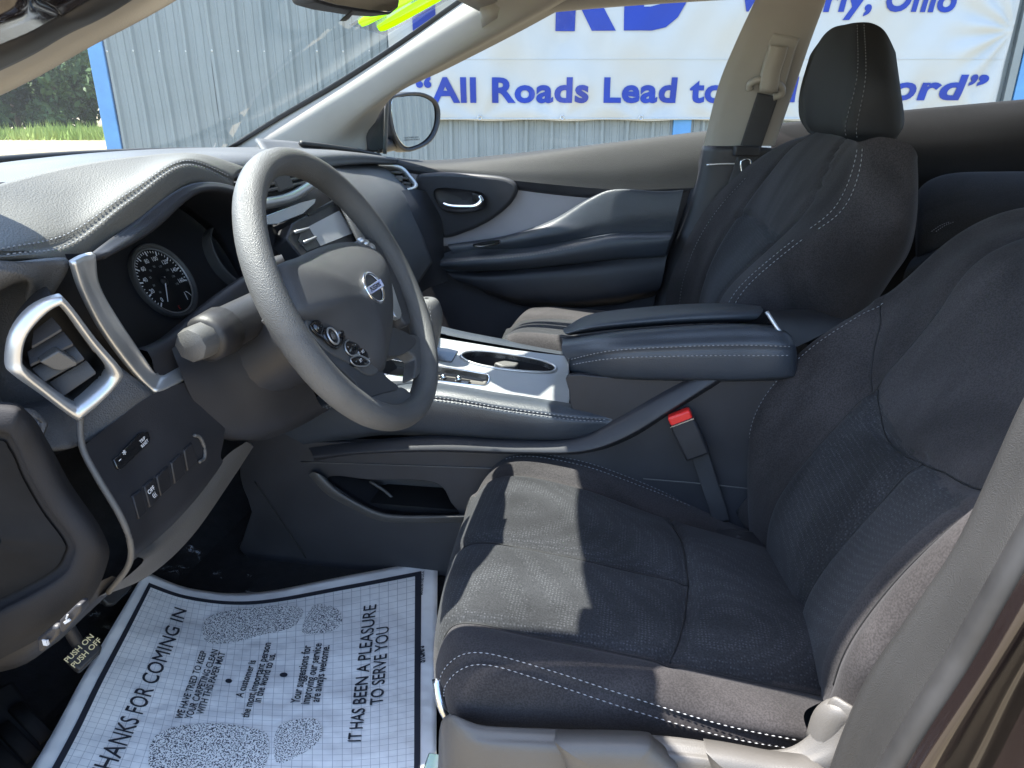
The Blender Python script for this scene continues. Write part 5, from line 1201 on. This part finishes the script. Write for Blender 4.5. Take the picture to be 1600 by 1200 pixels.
arm = Net([
    [(686, 398, .70), (740, 384, .70), (820, 384, .70), (900, 372, .70), (960, 362, .70), (1020, 360, .70), (1052, 358, .70)],
    [(683, 402, 0.685), (738, 392, 0.675), (820, 390, 0.670), (900, 376, 0.665), (960, 366, 0.660), (1020, 364, 0.660), (1052, 362, 0.660)],
    [(683, 408, 0.650), (738, 402, 0.635), (820, 396, 0.630), (900, 382, 0.625), (960, 370, 0.620), (1020, 368, 0.620), (1050, 367, 0.620)],
    [(686, 415, 0.640), (740, 414, 0.625), (820, 408, 0.620), (900, 396, 0.615), (960, 386, 0.610), (1020, 380, 0.610), (1046, 376, 0.610)],
    [(692, 420, 0.650), (745, 422, 0.640), (820, 418, 0.635), (900, 410, 0.630), (960, 403, 0.625), (1020, 400, 0.625), (1040, 398, 0.625)],
    [(700, 424, .65), (750, 424, .65), (820, 420, .65), (900, 412, .65), (960, 405, .65), (1020, 402, .65), (1040, 400, .65)]], n=7, nc=8)
ao = arm.mesh('armrest', 'soft_leather', pd)
for a in (2.1, 2.4): stitches('stitching', arm.curve([(a, .1), (a, 1), (a, 2), (a, 3)], 20, .0015, CAM), ao, 'thread_dim', pitch=.008, ln=.0055)
stitches('stitching', arm.curve([(.35, 3.2), (.3, 4), (.3, 5), (.3, 6)], 20, .0015, CAM), ao, 'thread', pitch=.008, ln=.0055)
net('door_pocket', [
    [(695, 420, 0.670), (750, 424, 0.665), (820, 419, 0.660), (900, 411, 0.655), (960, 404, 0.650), (1042, 398, 0.650)],
    [(705, 432, 0.655), (755, 436, 0.645), (820, 434, 0.640), (900, 428, 0.635), (960, 424, 0.635), (1038, 420, 0.640)],
    [(722, 442, 0.655), (770, 455, 0.645), (830, 462, 0.640), (900, 462, 0.635), (965, 458, 0.635), (1032, 448, 0.645)],
    [(745, 450, 0.670), (800, 468, 0.660), (850, 474, 0.655), (900, 475, 0.650), (965, 470, 0.655), (1025, 456, 0.660)],
    [(760, 460, .70), (810, 476, .70), (855, 480, .70), (900, 480, .70), (965, 475, .70), (1022, 462, .70)]], 'black_plastic', pd, n=6, nc=7)
# window switch and handle
panel('window_switch', crs(px([(738, 384, .645), (760, 379, .655), (782, 377, .655), (776, 383, .64), (750, 387, .63)]), 3, True), (0, 0, .004), 'gloss_black', pd, bevel=.002)
panel('handle_surround', crs(px([(648, 282, .705), (672, 270, .70), (740, 272, .695), (790, 278, .69), (808, 292, .688), (800, 315, .69), (770, 342, .695), (730, 362, .70), (690, 372, .705), (662, 350, .71)]), 5, True), (0, .03, 0), 'black_plastic', pd, bevel=.010, bseg=4)
hb = crs(px([(678, 302, .684), (690, 293, .684), (740, 298, .682), (757, 304, .682), (760, 318, .682), (752, 328, .683), (715, 332, .684), (690, 326, .684)]), 4, True)
net('handle_bowl', [hb+np.array([0, -.003, 0]), hb+np.array([0, 0, 0]), hb.mean(0)+(hb-hb.mean(0))*.85+np.array([0, .008, 0]), hb.mean(0)+(hb-hb.mean(0))*.05+np.array([0, .012, 0])], 'dark_plastic', pd, n=2, nc=1, closed_c=True)
hl = tube('door_handle', crs(px([(692, 318, .678), (705, 322, .674), (725, 323, .672), (742, 322, .674), (752, 314, .678), (750, 306, .682)]), 5), [.005]+[.0075]*24+[.006], 'chrome', pd, seg=10, r2=.006)
panel('lock_tab', px([(738, 302, .678), (752, 305, .678), (752, 318, .676), (738, 316, .676)]), (0, .006, 0), 'gloss_black', pd, bevel=.001)
# black corner piece below the exterior mirror
panel('mirror_corner', crs(px([(558, 190, .735), (566, 178, .735), (585, 162, .735), (604, 148, .735), (602, 190, .738), (600, 234, .74), (566, 234, .74), (560, 215, .738)]), 2, True), (0, .02, 0), 'dark_plastic', pd, bevel=.004)
tube('window_channel', crs(px([(605, 142, .735), (603, 190, .74), (601, 240, .745)]), 5), .006, 'grey_plastic', pd, seg=8)
tube('door_gap', crs(px([(592, 232, .73), (592, 250, .728), (596, 262, .725)]), 5), .0025, 'void_black', pd, seg=6)

# ---- rear door behind the passenger seat
rd = thing('rear_door', 'dark rear door panel behind the passenger headrest', 'door', (.75, .74, .6))
panel('outer_skin', [(.14, .80, .30), (1.5, .80, .30), (1.5, .80, 1.24), (.18, .80, 1.18)], (0, .01, 0), 'car_paint', rd)
net('door_panel', [
    [(1205, 194, .765), (1415, 172, .765), (1700, 146, .765)], [(1205, 200, .74), (1415, 176, .74), (1700, 152, .74)],
    [(1205, 235, .72), (1415, 215, .715), (1700, 190, .715)], [(1205, 300, .72), (1415, 290, .715), (1700, 280, .715)],
    [(1190, 560, .73), (1415, 560, .73), (1700, 560, .73)]], 'rear_panel', rd, n=6)

# ================================================================ centre console
con = thing('centre_console', 'dark centre console with stitched pads, storage bin and silver top plate', 'console', (-.2, 0, .47))
YC = -.13
def yc(lst, y=YC): return [P(u, v, y) for u, v in lst]
outer = crs(yc([(395, 880), (393, 800), (375, 745), (385, 690), (430, 672), (485, 690), (600, 690), (760, 694), (900, 690), (930, 672), (925, 650), (895, 640), (889, 610), (889, 586), (960, 590), (1095, 592), (1200, 590), (1330, 585), (1330, 760), (1330, 900), (1100, 900), (700, 900)]), 3, True)
hole = crs(yc([(510, 748), (530, 744), (580, 750), (660, 751), (690, 760), (704, 785), (718, 803), (700, 806), (640, 806), (590, 800), (560, 785), (530, 765)]), 3, True)
panel('side_panel', outer, (0, .012, 0), 'black_plastic', con, holes=[hole], bevel=.003)
hc = hole.mean(0); hb2 = [hole+np.array([0, .002, 0]), hole+np.array([0, .08, 0]), hc+(hole-hc)*.9+np.array([0, .09, 0]), hc+(hole-hc)*.03+np.array([0, .09, 0])]
net('bin_liner', hb2, 'dark_plastic', con, n=1, nc=1, closed_c=True)
tube('bin_divider', crs(px([(578, 752, -.08), (605, 770, -.085), (622, 790, -.09), (630, 805, -.095)]), 6), .003, 'grey_plastic', con, seg=8)
net('bin_ledge', [
    [(482, 742, -.132), (510, 772, -.132), (545, 792, -.132), (590, 813, -.132), (640, 817, -.132), (735, 816, -.132)],
    [(490, 738, -.146), (515, 764, -.148), (548, 785, -.149), (592, 806, -.15), (640, 810, -.15), (735, 808, -.15)],
    [(505, 744, -.140), (526, 764, -.142), (556, 783, -.143), (594, 800, -.143), (640, 805, -.143), (735, 804, -.143)],
    [(510, 747, -.120), (530, 765, -.120), (560, 784, -.120), (596, 801, -.120), (640, 806, -.120), (735, 805, -.120)]], 'grey_plastic', con, n=5, nc=6)
tube('panel_gap', crs(yc([(398, 752), (440, 815), (478, 872)], -.1315), 6), .0016, 'void_black', con, seg=6)
tube('panel_gap', crs(yc([(470, 722), (600, 726), (775, 732)], -.1315), 6), .0012, 'grey_plastic', con, seg=6)
tube('panel_gap', crs(yc([(1005, 748), (1100, 756), (1175, 764)], -.1315), 6), .0010, 'grey_plastic', con, seg=6)
# raised rail that sweeps along the side and up to the armrest
net('side_rail', [
    [(482, 700, -.131), (560, 690, -.131), (680, 680, -.131), (820, 686, -.131), (900, 682, -.131), (960, 656, -.131), (1030, 616, -.131), (1110, 572, -.128)],
    [(486, 706, -.139), (560, 695, -.141), (680, 686, -.142), (820, 691, -.142), (904, 687, -.142), (966, 663, -.142), (1036, 622, -.142), (1116, 578, -.135)],
    [(489, 713, -.148), (562, 705, -.152), (680, 700, -.153), (820, 704, -.153), (910, 702, -.153), (977, 679, -.153), (1049, 635, -.153), (1127, 587, -.140)],
    [(490, 717, -.146), (562, 709, -.150), (680, 705, -.151), (820, 709, -.151), (913, 706, -.151), (981, 683, -.151), (1053, 639, -.151), (1131, 590, -.138)],
    [(492, 720, -.131), (562, 710, -.131), (680, 706, -.131), (820, 710, -.131), (915, 708, -.131), (984, 686, -.131), (1056, 641, -.131), (1136, 592, -.128)]], 'black_plastic', con, n=5, nc=8)
# knee pad with double stitching
kp = Net([
    [(455, 640, -.09), (520, 610, -.085), (600, 592, -.085), (690, 596, -.085), (790, 614, -.085), (890, 630, -.09), (948, 640, -.10)],
    [(440, 655, -.12), (515, 622, -.125), (600, 604, -.128), (690, 606, -.128), (790, 622, -.128), (890, 636, -.125), (952, 645, -.118)],
    [(430, 666, -.135), (512, 632, -.142), (600, 616, -.147), (690, 620, -.147), (790, 636, -.147), (890, 649, -.143), (957, 655, -.130)],
    [(432, 670, -.138), (512, 640, -.146), (600, 625, -.151), (690, 630, -.151), (790, 645, -.151), (890, 658, -.147), (950, 662, -.132)],
    [(448, 680, -.137), (520, 658, -.146), (600, 648, -.151), (690, 652, -.151), (790, 665, -.151), (880, 674, -.147), (930, 676, -.132)],
    [(470, 692, -.133), (530, 680, -.138), (600, 672, -.142), (690, 675, -.142), (790, 683, -.142), (870, 686, -.138), (912, 684, -.130)],
    [(480, 700, -.120), (540, 688, -.120), (600, 680, -.120), (690, 682, -.120), (790, 688, -.120), (870, 690, -.120), (905, 688, -.120)]], n=7, nc=9)
kp.groove(kp.curve([(2.45, .1), (2.45, 1), (2.45, 2), (2.45, 3), (2.45, 4), (2.45, 5), (2.45, 5.9)], 8), .004, .003)
ko = kp.mesh('knee_pad', 'soft_leather', con)
for a in (2.15, 2.75): stitches('stitching', kp.curve([(a, .1), (a, 1), (a, 2), (a, 3), (a, 4), (a, 5), (a, 5.9)], 24, .001, CAM), ko)
# top plate
tp0 = np.array(P(880, 640, -.10)); tpa = np.array(P(690, 597, -.10)); tpb = np.array(P(876, 552, .10)); tn = nrm(np.cross(tpa-tp0, tpb-tp0)); tn = tn if tn[2] > 0 else -tn
def ont(u, v, d=0): return Pl(u, v, tp0+tn*d, tn)
cup = crs([ont(*t) for t in ((722, 560), (724, 552), (748, 549), (790, 553), (840, 562), (864, 571), (868, 578), (860, 582), (836, 582), (790, 578), (745, 570))], 4, True)
gate = crs([ont(*t) for t in ((590, 560), (640, 567), (700, 575), (748, 583), (762, 586), (764, 594), (758, 602), (740, 602), (690, 596), (640, 590), (590, 582))], 3, True)
top_o = [ont(*t) for t in ((560, 596), (650, 594), (690, 598), (780, 616), (888, 640), (893, 600), (887, 556), (800, 546), (690, 528), (620, 516), (560, 508))]
panel('top_plate', top_o, -tn*.012, 'console_silver', con, holes=[cup, gate], bevel=.0015)
cm = cup.mean(0); net('cup_holder', [cup-tn*.001, cup-tn*.03, cm+(cup-cm)*.92-tn*.065, cm+(cup-cm)*.03-tn*.066], 'dark_plastic', con, n=1, nc=1, closed_c=True)
tube('cup_rim', cup+tn*.001, .0025, 'silver_satin', con, seg=8, up=tn, closed=True)
panel('cup_divider', [ont(*t, -.012) for t in ((772, 566), (790, 562), (812, 566), (806, 572), (786, 572))], -tn*.05, 'grey_plastic', con, bevel=.003)
gmn = gate.mean(0); net('gate_well', [gate-tn*.001, gate-tn*.010, gmn+(gate-gmn)*.9-tn*.014, gmn+(gate-gmn)*.05-tn*.014], 'seat_grey', con, n=1, nc=1, closed_c=True)
tube('gate_rim', gate+tn*.0005, .0015, 'chrome', con, seg=8, up=tn, closed=True)
panel('gate_slot', [ont(*t, -.010) for t in ((640, 586), (690, 588), (735, 594), (730, 600), (690, 596), (640, 592))], -tn*.004, 'gloss_black', con)
for u, v in ((692, 589), (716, 592)): dome('gate_marker', [ont(u, v, -.008)+.006*(RT*math.cos(a)+HF*math.sin(a)) for a in A[::6]], tn, .006, 'chrome', con, skirt=.002)
panel('tray', [ont(*t, .002) for t in ((660, 540), (700, 544), (716, 548), (706, 565), (660, 560))], -tn*.003, 'gloss_black', con, bevel=.001)
net('far_edge_pad', [
    [(560, 508, .12), (640, 512, .12), (720, 528, .12), (800, 542, .12), (890, 556, .12)], [(570, 500, .14), (645, 504, .14), (722, 520, .14), (800, 534, .14), (890, 550, .14)],
    [(580, 500, .16), (650, 505, .16), (722, 522, .16), (800, 538, .16), (890, 556, .16)], [(580, 560, .17), (650, 560, .17), (722, 570, .17), (800, 590, .17), (890, 610, .17)]], 'soft_leather', con, n=5)
net('stack_foot', [
    [(560, 500, -.12), (590, 470, -.10), (640, 460, 0), (670, 470, .12)], [(540, 580, -.12), (580, 550, -.10), (630, 520, 0), (670, 510, .12)],
    [(560, 600, -.12), (600, 592, -.10), (650, 560, 0), (680, 530, .12)]], 'black_plastic', con, n=5)
make('core', [(-.75, -.115, .47), (.42, -.115, .47), (.42, .13, .47), (-.75, .13, .47), (-.62, -.115, .60), (.42, -.115, .62), (.42, .13, .62), (-.62, .13, .60)], [(0, 1, 5, 4), (1, 2, 6, 5), (2, 3, 7, 6), (3, 0, 4, 7), (4, 5, 6, 7)], 'void_black', con, angle=30)
make('console_side', [(-.75, .13, .47), (.42, .13, .47), (.42, .125, .88), (-.02, .125, .88), (-.10, .125, .82), (-.60, .125, .80)], [(0, 1, 2, 3, 4, 5)], 'black_plastic', con, smooth=False, solid=.01)
# gear selector
gs = thing('gear_selector', 'leather gear selector knob behind the right side of the wheel', 'gear lever', ont(660, 560))
kc = P(668, 500, -.02)
def kr(dz, ra, rb, dx=0): return np.array([kc+np.array([dx+ra*math.cos(a), rb*math.sin(a), dz]) for a in np.arange(16)/16*2*math.pi])
net('knob', [kr(.040, .004, .004), kr(.038, .018, .016), kr(.022, .026, .023), kr(0, .027, .024), kr(-.03, .022, .020), kr(-.055, .015, .014), kr(-.075, .012, .012)], 'rim_leather', gs, n=4, nc=1, closed_c=True)
stitches('stitching', [kc+np.array([.012, -.022, .03])+np.array([.004*k/10, .0, -.075*k/10]) for k in range(11)], gs, 'thread_dim')
tube('collar', [kc+np.array([0, 0, -.07]), kc+np.array([0, 0, -.085])], .016, 'chrome', gs, seg=14, up=(1, 0, 0))
# armrest box
lid = Net([
    [(884, 522, .10), (950, 500, .12), (1050, 486, .13), (1130, 482, .13), (1185, 486, .12)],
    [(880, 514, .07), (930, 490, .09), (1045, 477, .10), (1130, 474, .10), (1188, 478, .09)],
    [(880, 516, -.01), (930, 493, .0), (1045, 480, .005), (1130, 477, .005), (1190, 481, .0)],
    [(881, 519, -.055), (935, 503, -.065), (1045, 490, -.065), (1130, 485, -.065), (1192, 486, -.055)],
    [(884, 522, -.066), (940, 511, -.078), (1045, 502, -.080), (1130, 498, -.080), (1182, 498, -.065)],
    [(890, 524, -.03), (950, 516, -.05), (1045, 508, -.05), (1130, 504, -.05), (1170, 502, -.05)]], n=8, nc=10)
lid.mesh('armrest_lid', 'soft_leather', con)
bx2 = Net([
    [(880, 530, .06), (960, 520, .12), (1060, 510, .13), (1160, 505, .13), (1230, 510, .12), (1228, 512, .12)],
    [(878, 528, -.03), (960, 518, -.02), (1060, 510, -.02), (1160, 506, -.02), (1225, 512, -.02), (1224, 516, .03)],
    [(879, 534, -.085), (955, 521, -.11), (1060, 512, -.118), (1160, 508, -.118), (1225, 516, -.116), (1228, 524, -.04)],
    [(878, 548, -.098), (955, 536, -.135), (1060, 530, -.142), (1160, 526, -.142), (1232, 528, -.138), (1236, 530, -.05)],
    [(887, 566, -.105), (955, 552, -.145), (1060, 546, -.152), (1160, 544, -.152), (1238, 546, -.148), (1241, 546, -.06)],
    [(892, 580, -.102), (960, 582, -.142), (1060, 584, -.150), (1160, 586, -.150), (1240, 580, -.146), (1243, 576, -.06)],
    [(900, 588, -.085), (965, 592, -.13), (1060, 594, -.138), (1160, 595, -.138), (1240, 590, -.136), (1243, 584, -.05)],
    [(905, 590, -.05), (965, 594, -.09), (1060, 596, -.10), (1160, 597, -.10), (1240, 594, -.10), (1243, 588, -.04)]], n=8, nc=10)
bx2.groove(bx2.curve([(4.05, .1), (4.05, 1), (4.05, 2), (4.05, 3), (4.05, 3.95)], 10), .003, .0035)
ab = bx2.mesh('armrest_pad', 'soft_leather', con)
for a in (3.82, 4.28): stitches('stitching', bx2.curve([(a, .1), (a, 1), (a, 2), (a, 3), (a, 3.95)], 24, .001, CAM), ab)
# storage wall under the pad front and tray behind the armrest
net('box_front', [[(889, 560, -.12), (888, 600, -.125), (893, 640, -.13), (900, 650, -.13)], [(886, 556, 0), (890, 600, 0), (893, 630, 0), (893, 640, 0)], [(880, 550, .12), (887, 580, .12), (890, 600, .12), (892, 610, .12)]], 'console_silver', con, n=5)
net('rear_tray', [
    [(1198, 486, -.11), (1225, 484, -.05), (1262, 484, .03), (1290, 490, .09)], [(1210, 505, -.125), (1240, 500, -.07), (1275, 494, .0), (1302, 495, .08)],
    [(1238, 545, -.13), (1270, 530, -.08), (1305, 512, 0), (1330, 500, .08)]], 'black_plastic', con, n=5)
tube('tray_edge', crs(px([(1198, 487, -.115), (1216, 515, -.128), (1240, 548, -.135)]), 6), .003, 'silver_satin', con, seg=8)
panel('tray_well', crs(px([(1236, 488, -.02), (1275, 490, .04), (1298, 498, .05), (1288, 508, .02), (1268, 524, -.03)]), 3, True), (0, 0, -.02), 'void_black', con, bevel=.002)

# ================================================================ pedals and things on the floor
pk = thing('parking_brake_pedal', 'parking brake pedal marked PUSH ON PUSH OFF in yellow letters', 'pedal', P(135, 1020, -.60))
pp0 = P(130, 1015, -.58); pa, pb_, pcn = P(108, 1026, -.60), P(145, 990, -.55), None
pdn = nrm(np.array([.55, -.35, .75]))
def onp(u, v, d=0): return Pl(u, v, pp0+pdn*d, pdn)
panel('pad', [onp(*t) for t in ((101, 1027), (137, 990), (144, 992), (160, 1010), (157, 1018), (125, 1048), (118, 1044))], -pdn*.018, 'rubber', pk, bevel=.003, bseg=3)
pex = nrm(onp(150, 1008)-onp(122, 1036)); pey = nrm(np.cross(pdn, pex))
text_on('lettering', 'PUSH ON', onp(127, 1015, .002), pex, pey, 'yellow_print', pk, .0096, bold=.015)
text_on('lettering', 'PUSH OFF', onp(138, 1022, .002), pex, pey, 'yellow_print', pk, .0096, bold=.015)
tube('arm', [pp0-pdn*.01, pp0+np.array([-.05, .02, .06]), pp0+np.array([-.09, .02, .2])], .008, 'dark_plastic', pk, seg=8)
dp = thing('dead_pedal', 'ribbed rubber foot rest at the lower left corner', 'foot rest', P(40, 1120, z=.50))
fn = nrm(np.array([.35, -.1, .9])); f0 = P(40, 1120, z=.52)
def onf(u, v, d=0): return Pl(u, v, f0+fn*d, fn)
panel('base', [onf(*t) for t in ((-90, 1120), (20, 1060), (110, 1190), (20, 1290), (-90, 1300))], -fn*.02, 'matte_black', dp, bevel=.006)
for a in (((16, 1108), (32, 1100), (80, 1150), (66, 1160)), ((-6, 1140), (12, 1128), (60, 1180), (44, 1190)), ((-30, 1166), (-10, 1154), (36, 1204), (20, 1216))):
    tube('rib', [onf(*((np.array(a[0])+a[1])/2), .003), onf(*((np.array(a[2])+a[3])/2), .003)], .009, 'matte_black', dp, r2=.004, up=fn, prof=BOXP)
pl = thing('brake_pedal', 'dark ribbed brake pedal under the dash behind the paper mat', 'pedal', P(172, 935, -.42))
b0 = P(170, 935, -.42); bpn = nrm(np.array([.7, -.2, .55]))
panel('pad', [Pl(u, v, b0, bpn) for u, v in ((150, 926), (200, 908), (208, 916), (180, 945), (168, 946))], -bpn*.012, 'rubber', pl, bevel=.003)
tube('arm', [b0-bpn*.01, b0+np.array([-.10, .0, .15])], .009, 'dark_plastic', pl, seg=8)
# ---- paper floor mat: (s along the top edge, t towards the camera)
FZ = .474
K = [P(226, 893, z=FZ+.055), P(684, 874, z=FZ+.012), P(684, 1240, z=FZ+.010), P(40, 1270, z=FZ+.040)]
ROWS = np.array([
    px([(226, 893)+(0,)])*0 if False else [P(226, 893, z=FZ+.075), P(300, 920, z=FZ+.035), P(400, 926, z=FZ+.014), P(540, 900, z=FZ+.008), P(684, 873, z=FZ+.006)],
    [P(178, 975, z=FZ+.070), P(280, 1000, z=FZ+.032), P(395, 1012, z=FZ+.012), P(540, 1000, z=FZ+.008), P(683, 970, z=FZ+.006)],
    [P(128, 1060, z=FZ+.060), P(255, 1085, z=FZ+.028), P(385, 1100, z=FZ+.012), P(540, 1100, z=FZ+.010), P(682, 1075, z=FZ+.010)],
    [P(85, 1140, z=FZ+.050), P(230, 1170, z=FZ+.024), P(380, 1190, z=FZ+.012), P(540, 1195, z=FZ+.012), P(682, 1180, z=FZ+.016)],
    [P(20, 1250, z=FZ+.040), P(190, 1285, z=FZ+.020), P(370, 1305, z=FZ+.010), P(540, 1310, z=FZ+.014), P(680, 1290, z=FZ+.020)]])
pn_ = Net([r for r in ROWS], n=10, nc=10)
def pap(s, t, d=0):
    p, n = pn_.at(t/PAPER_H*4, s/PAPER_W*4); n = n if n[2] > 0 else -n
    return p+n*d
pm = thing('paper_floor_mat', 'white printed paper floor mat reading THANKS FOR COMING IN', 'floor mat', pap(.28, .3))
NU, NV = 60, 60; V = [pap(PAPER_W*i/NU, PAPER_H*j/NV) for j in range(NV+1) for i in range(NU+1)]
make('sheet', V, grid_faces(NV+1, NU+1), 'mat_paper', pm, uv=[(PAPER_W*i/NU, PAPER_H*j/NV) for j in range(NV+1) for i in range(NU+1)], solid=.0008)
def pap_strip(name, s0, t0, s1, t1, m='ink', d=.0014):
    k = 40; V = []
    for i in range(k+1):
        f = i/k
        if s1-s0 > t1-t0: V += [pap(s0+(s1-s0)*f, t0, d), pap(s0+(s1-s0)*f, t1, d)]
        else: V += [pap(s0, t0+(t1-t0)*f, d), pap(s1, t0+(t1-t0)*f, d)]
    return make(name, V, [(2*i, 2*i+1, 2*i+3, 2*i+2) for i in range(k)], m, pm, smooth=False)
MG, BW = .026, .010
pap_strip('frame_line', MG, MG, PAPER_W-MG, MG+BW); pap_strip('frame_line', MG, PAPER_H-MG-BW, PAPER_W-MG, PAPER_H-MG)
pap_strip('frame_line', MG, MG+BW, MG+BW, PAPER_H-MG-BW); pap_strip('frame_line', PAPER_W-MG-BW, MG+BW, PAPER_W-MG, PAPER_H-MG-BW)
# printing is placed by where it stands on the sheet
_NG = 120
_ST = [(PAPER_W*i/_NG, PAPER_H*j/_NG) for j in range(_NG+1) for i in range(_NG+1)]
_Q = np.array([pap(*q) for q in _ST])-CAM; _D = _Q @ FW
_UVp = np.stack([800+FPX*(_Q @ RT)/_D, 600-FPX*(_Q @ UP)/_D], 1)
def st(u, v):
    d = ((_UVp-np.array([u, v]))**2).sum(1); k = np.argsort(d)[:4]; w_ = 1/(d[k]+1e-3); w_ /= w_.sum()
    return sum(np.array(_ST[i])*x for i, x in zip(k, w_))
def pap_text(body, p0, p1, cap, bold=.02, lift=.0022):
    """a printed line whose baseline runs from photo point p0 to p1"""
    V2, F2 = text_mesh(body, 1.0, bold=bold, align='LEFT', maxe=.5)
    lo, hi = V2[:, 0].min(), V2[:, 0].max(); a, b = st(*p0), st(*p1); d = b-a; n = np.array([d[1], -d[0]])/np.linalg.norm(d)
    if n[0] > 0: n = -n
    W = []
    for x, y in V2:
        q = a+d*(x-lo)/(hi-lo)+n*y/.70*cap; W.append(pap(q[0], q[1], lift))
    return make('lettering', W, F2, 'ink', pm, smooth=False)
pap_text('THANKS FOR COMING IN', (166, 1226), (291, 955), .030, 0)
pap_text('THANKS FOR COMING IN', (167.2, 1227), (292.2, 956), .030, 0, .0027)
pap_text('WE HAVE TRIED TO KEEP', (284, 1126), (323, 1020), .0125)
pap_text('YOUR CARPETING CLEAN', (300, 1126), (341, 1018), .0125)
pap_text('WITH THIS PAPER MAT', (317, 1119), (352, 1021), .0125)
pap_text('A customer is', (379, 1092), (400, 1034), .0125)
pap_text('the most important person', (389, 1124), (424, 1006), .0125)
pap_text('in the world to us.', (407, 1100), (432, 1023), .0125)
pap_text('Your suggestions for', (468, 1101), (487, 1010), .0125)
pap_text('improving our service', (484, 1102), (503, 1007), .0125)
pap_text('are always welcome.', (499, 1099), (515, 1010), .0125)
pap_text('IT HAS BEEN A PLEASURE', (563, 1160), (588, 945), .020, 0)
pap_text('IT HAS BEEN A PLEASURE', (564, 1161), (589, 946), .020, 0, .0027)
pap_text('TO SERVE YOU', (597, 1101), (608, 979), .020, 0)
pap_text('TO SERVE YOU', (598, 1102), (609, 980), .020, 0, .0027)
pap_text('MADE IN THE U.S.A.', (660, 931), (663, 893), .004)
for u, v in ((357, 1066), (444, 1056)):
    c_ = st(u, v); make('bullet', [pap(c_[0]+.006*math.cos(a), c_[1]+.006*math.sin(a), .0022) for a in A[::3]], [tuple(range(16))], 'ink', pm, smooth=False)
pap_text('STUMPS', (664, 1036), (662, 1010), .012, .05)
def foot(pts):
    o = crs([st(*q) for q in pts], 5, True); c_ = o.mean(0); R_ = 8; V = []
    for k in range(R_):
        for q in o: z_ = c_+(q-c_)*(1-k/R_); V.append(pap(z_[0], z_[1], .0016))
    V.append(pap(c_[0], c_[1], .0016)); N_ = len(o)
    F = grid_faces(R_, N_, False, True)+[((R_-1)*N_+j, (R_-1)*N_+(j+1) % N_, R_*N_) for j in range(N_)]
    return make('foot_print', V, F, 'stipple', pm, smooth=False)
foot(((316, 985), (326, 965), (370, 953), (430, 948), (472, 952), (466, 972), (450, 984), (405, 995), (362, 1006), (325, 1005)))
foot(((488, 950), (508, 946), (530, 955), (534, 972), (518, 987), (473, 989)))
foot(((233, 1170), (250, 1146), (290, 1134), (345, 1132), (400, 1140), (420, 1152), (418, 1190), (395, 1215), (300, 1225), (240, 1215)))
foot(((435, 1137), (478, 1123), (500, 1130), (501, 1155), (470, 1180), (431, 1191)))
# clear protective film on the carpet beyond the paper
rgf = np.random.RandomState(11); V = []; NX, NY = 70, 24
for j in range(NY+1):
    for i in range(NX+1):
        x = -.98+.66*i/NX; y = -.40+.265*j/NY
        z = .4675+.006*abs(math.sin(x*21+3*math.sin(y*19)))*(.4+.6*math.sin(y*33+x*9)**2)+.003*rgf.rand()
        if x < -.80: z += (-.80-x)*.35
        V.append((x, y, z))
fl = make('floor_film', V, grid_faces(NY+1, NX+1), 'clear_film', None); tag(fl, 'wrinkled clear plastic film on the carpet beyond the paper mat', 'plastic film')
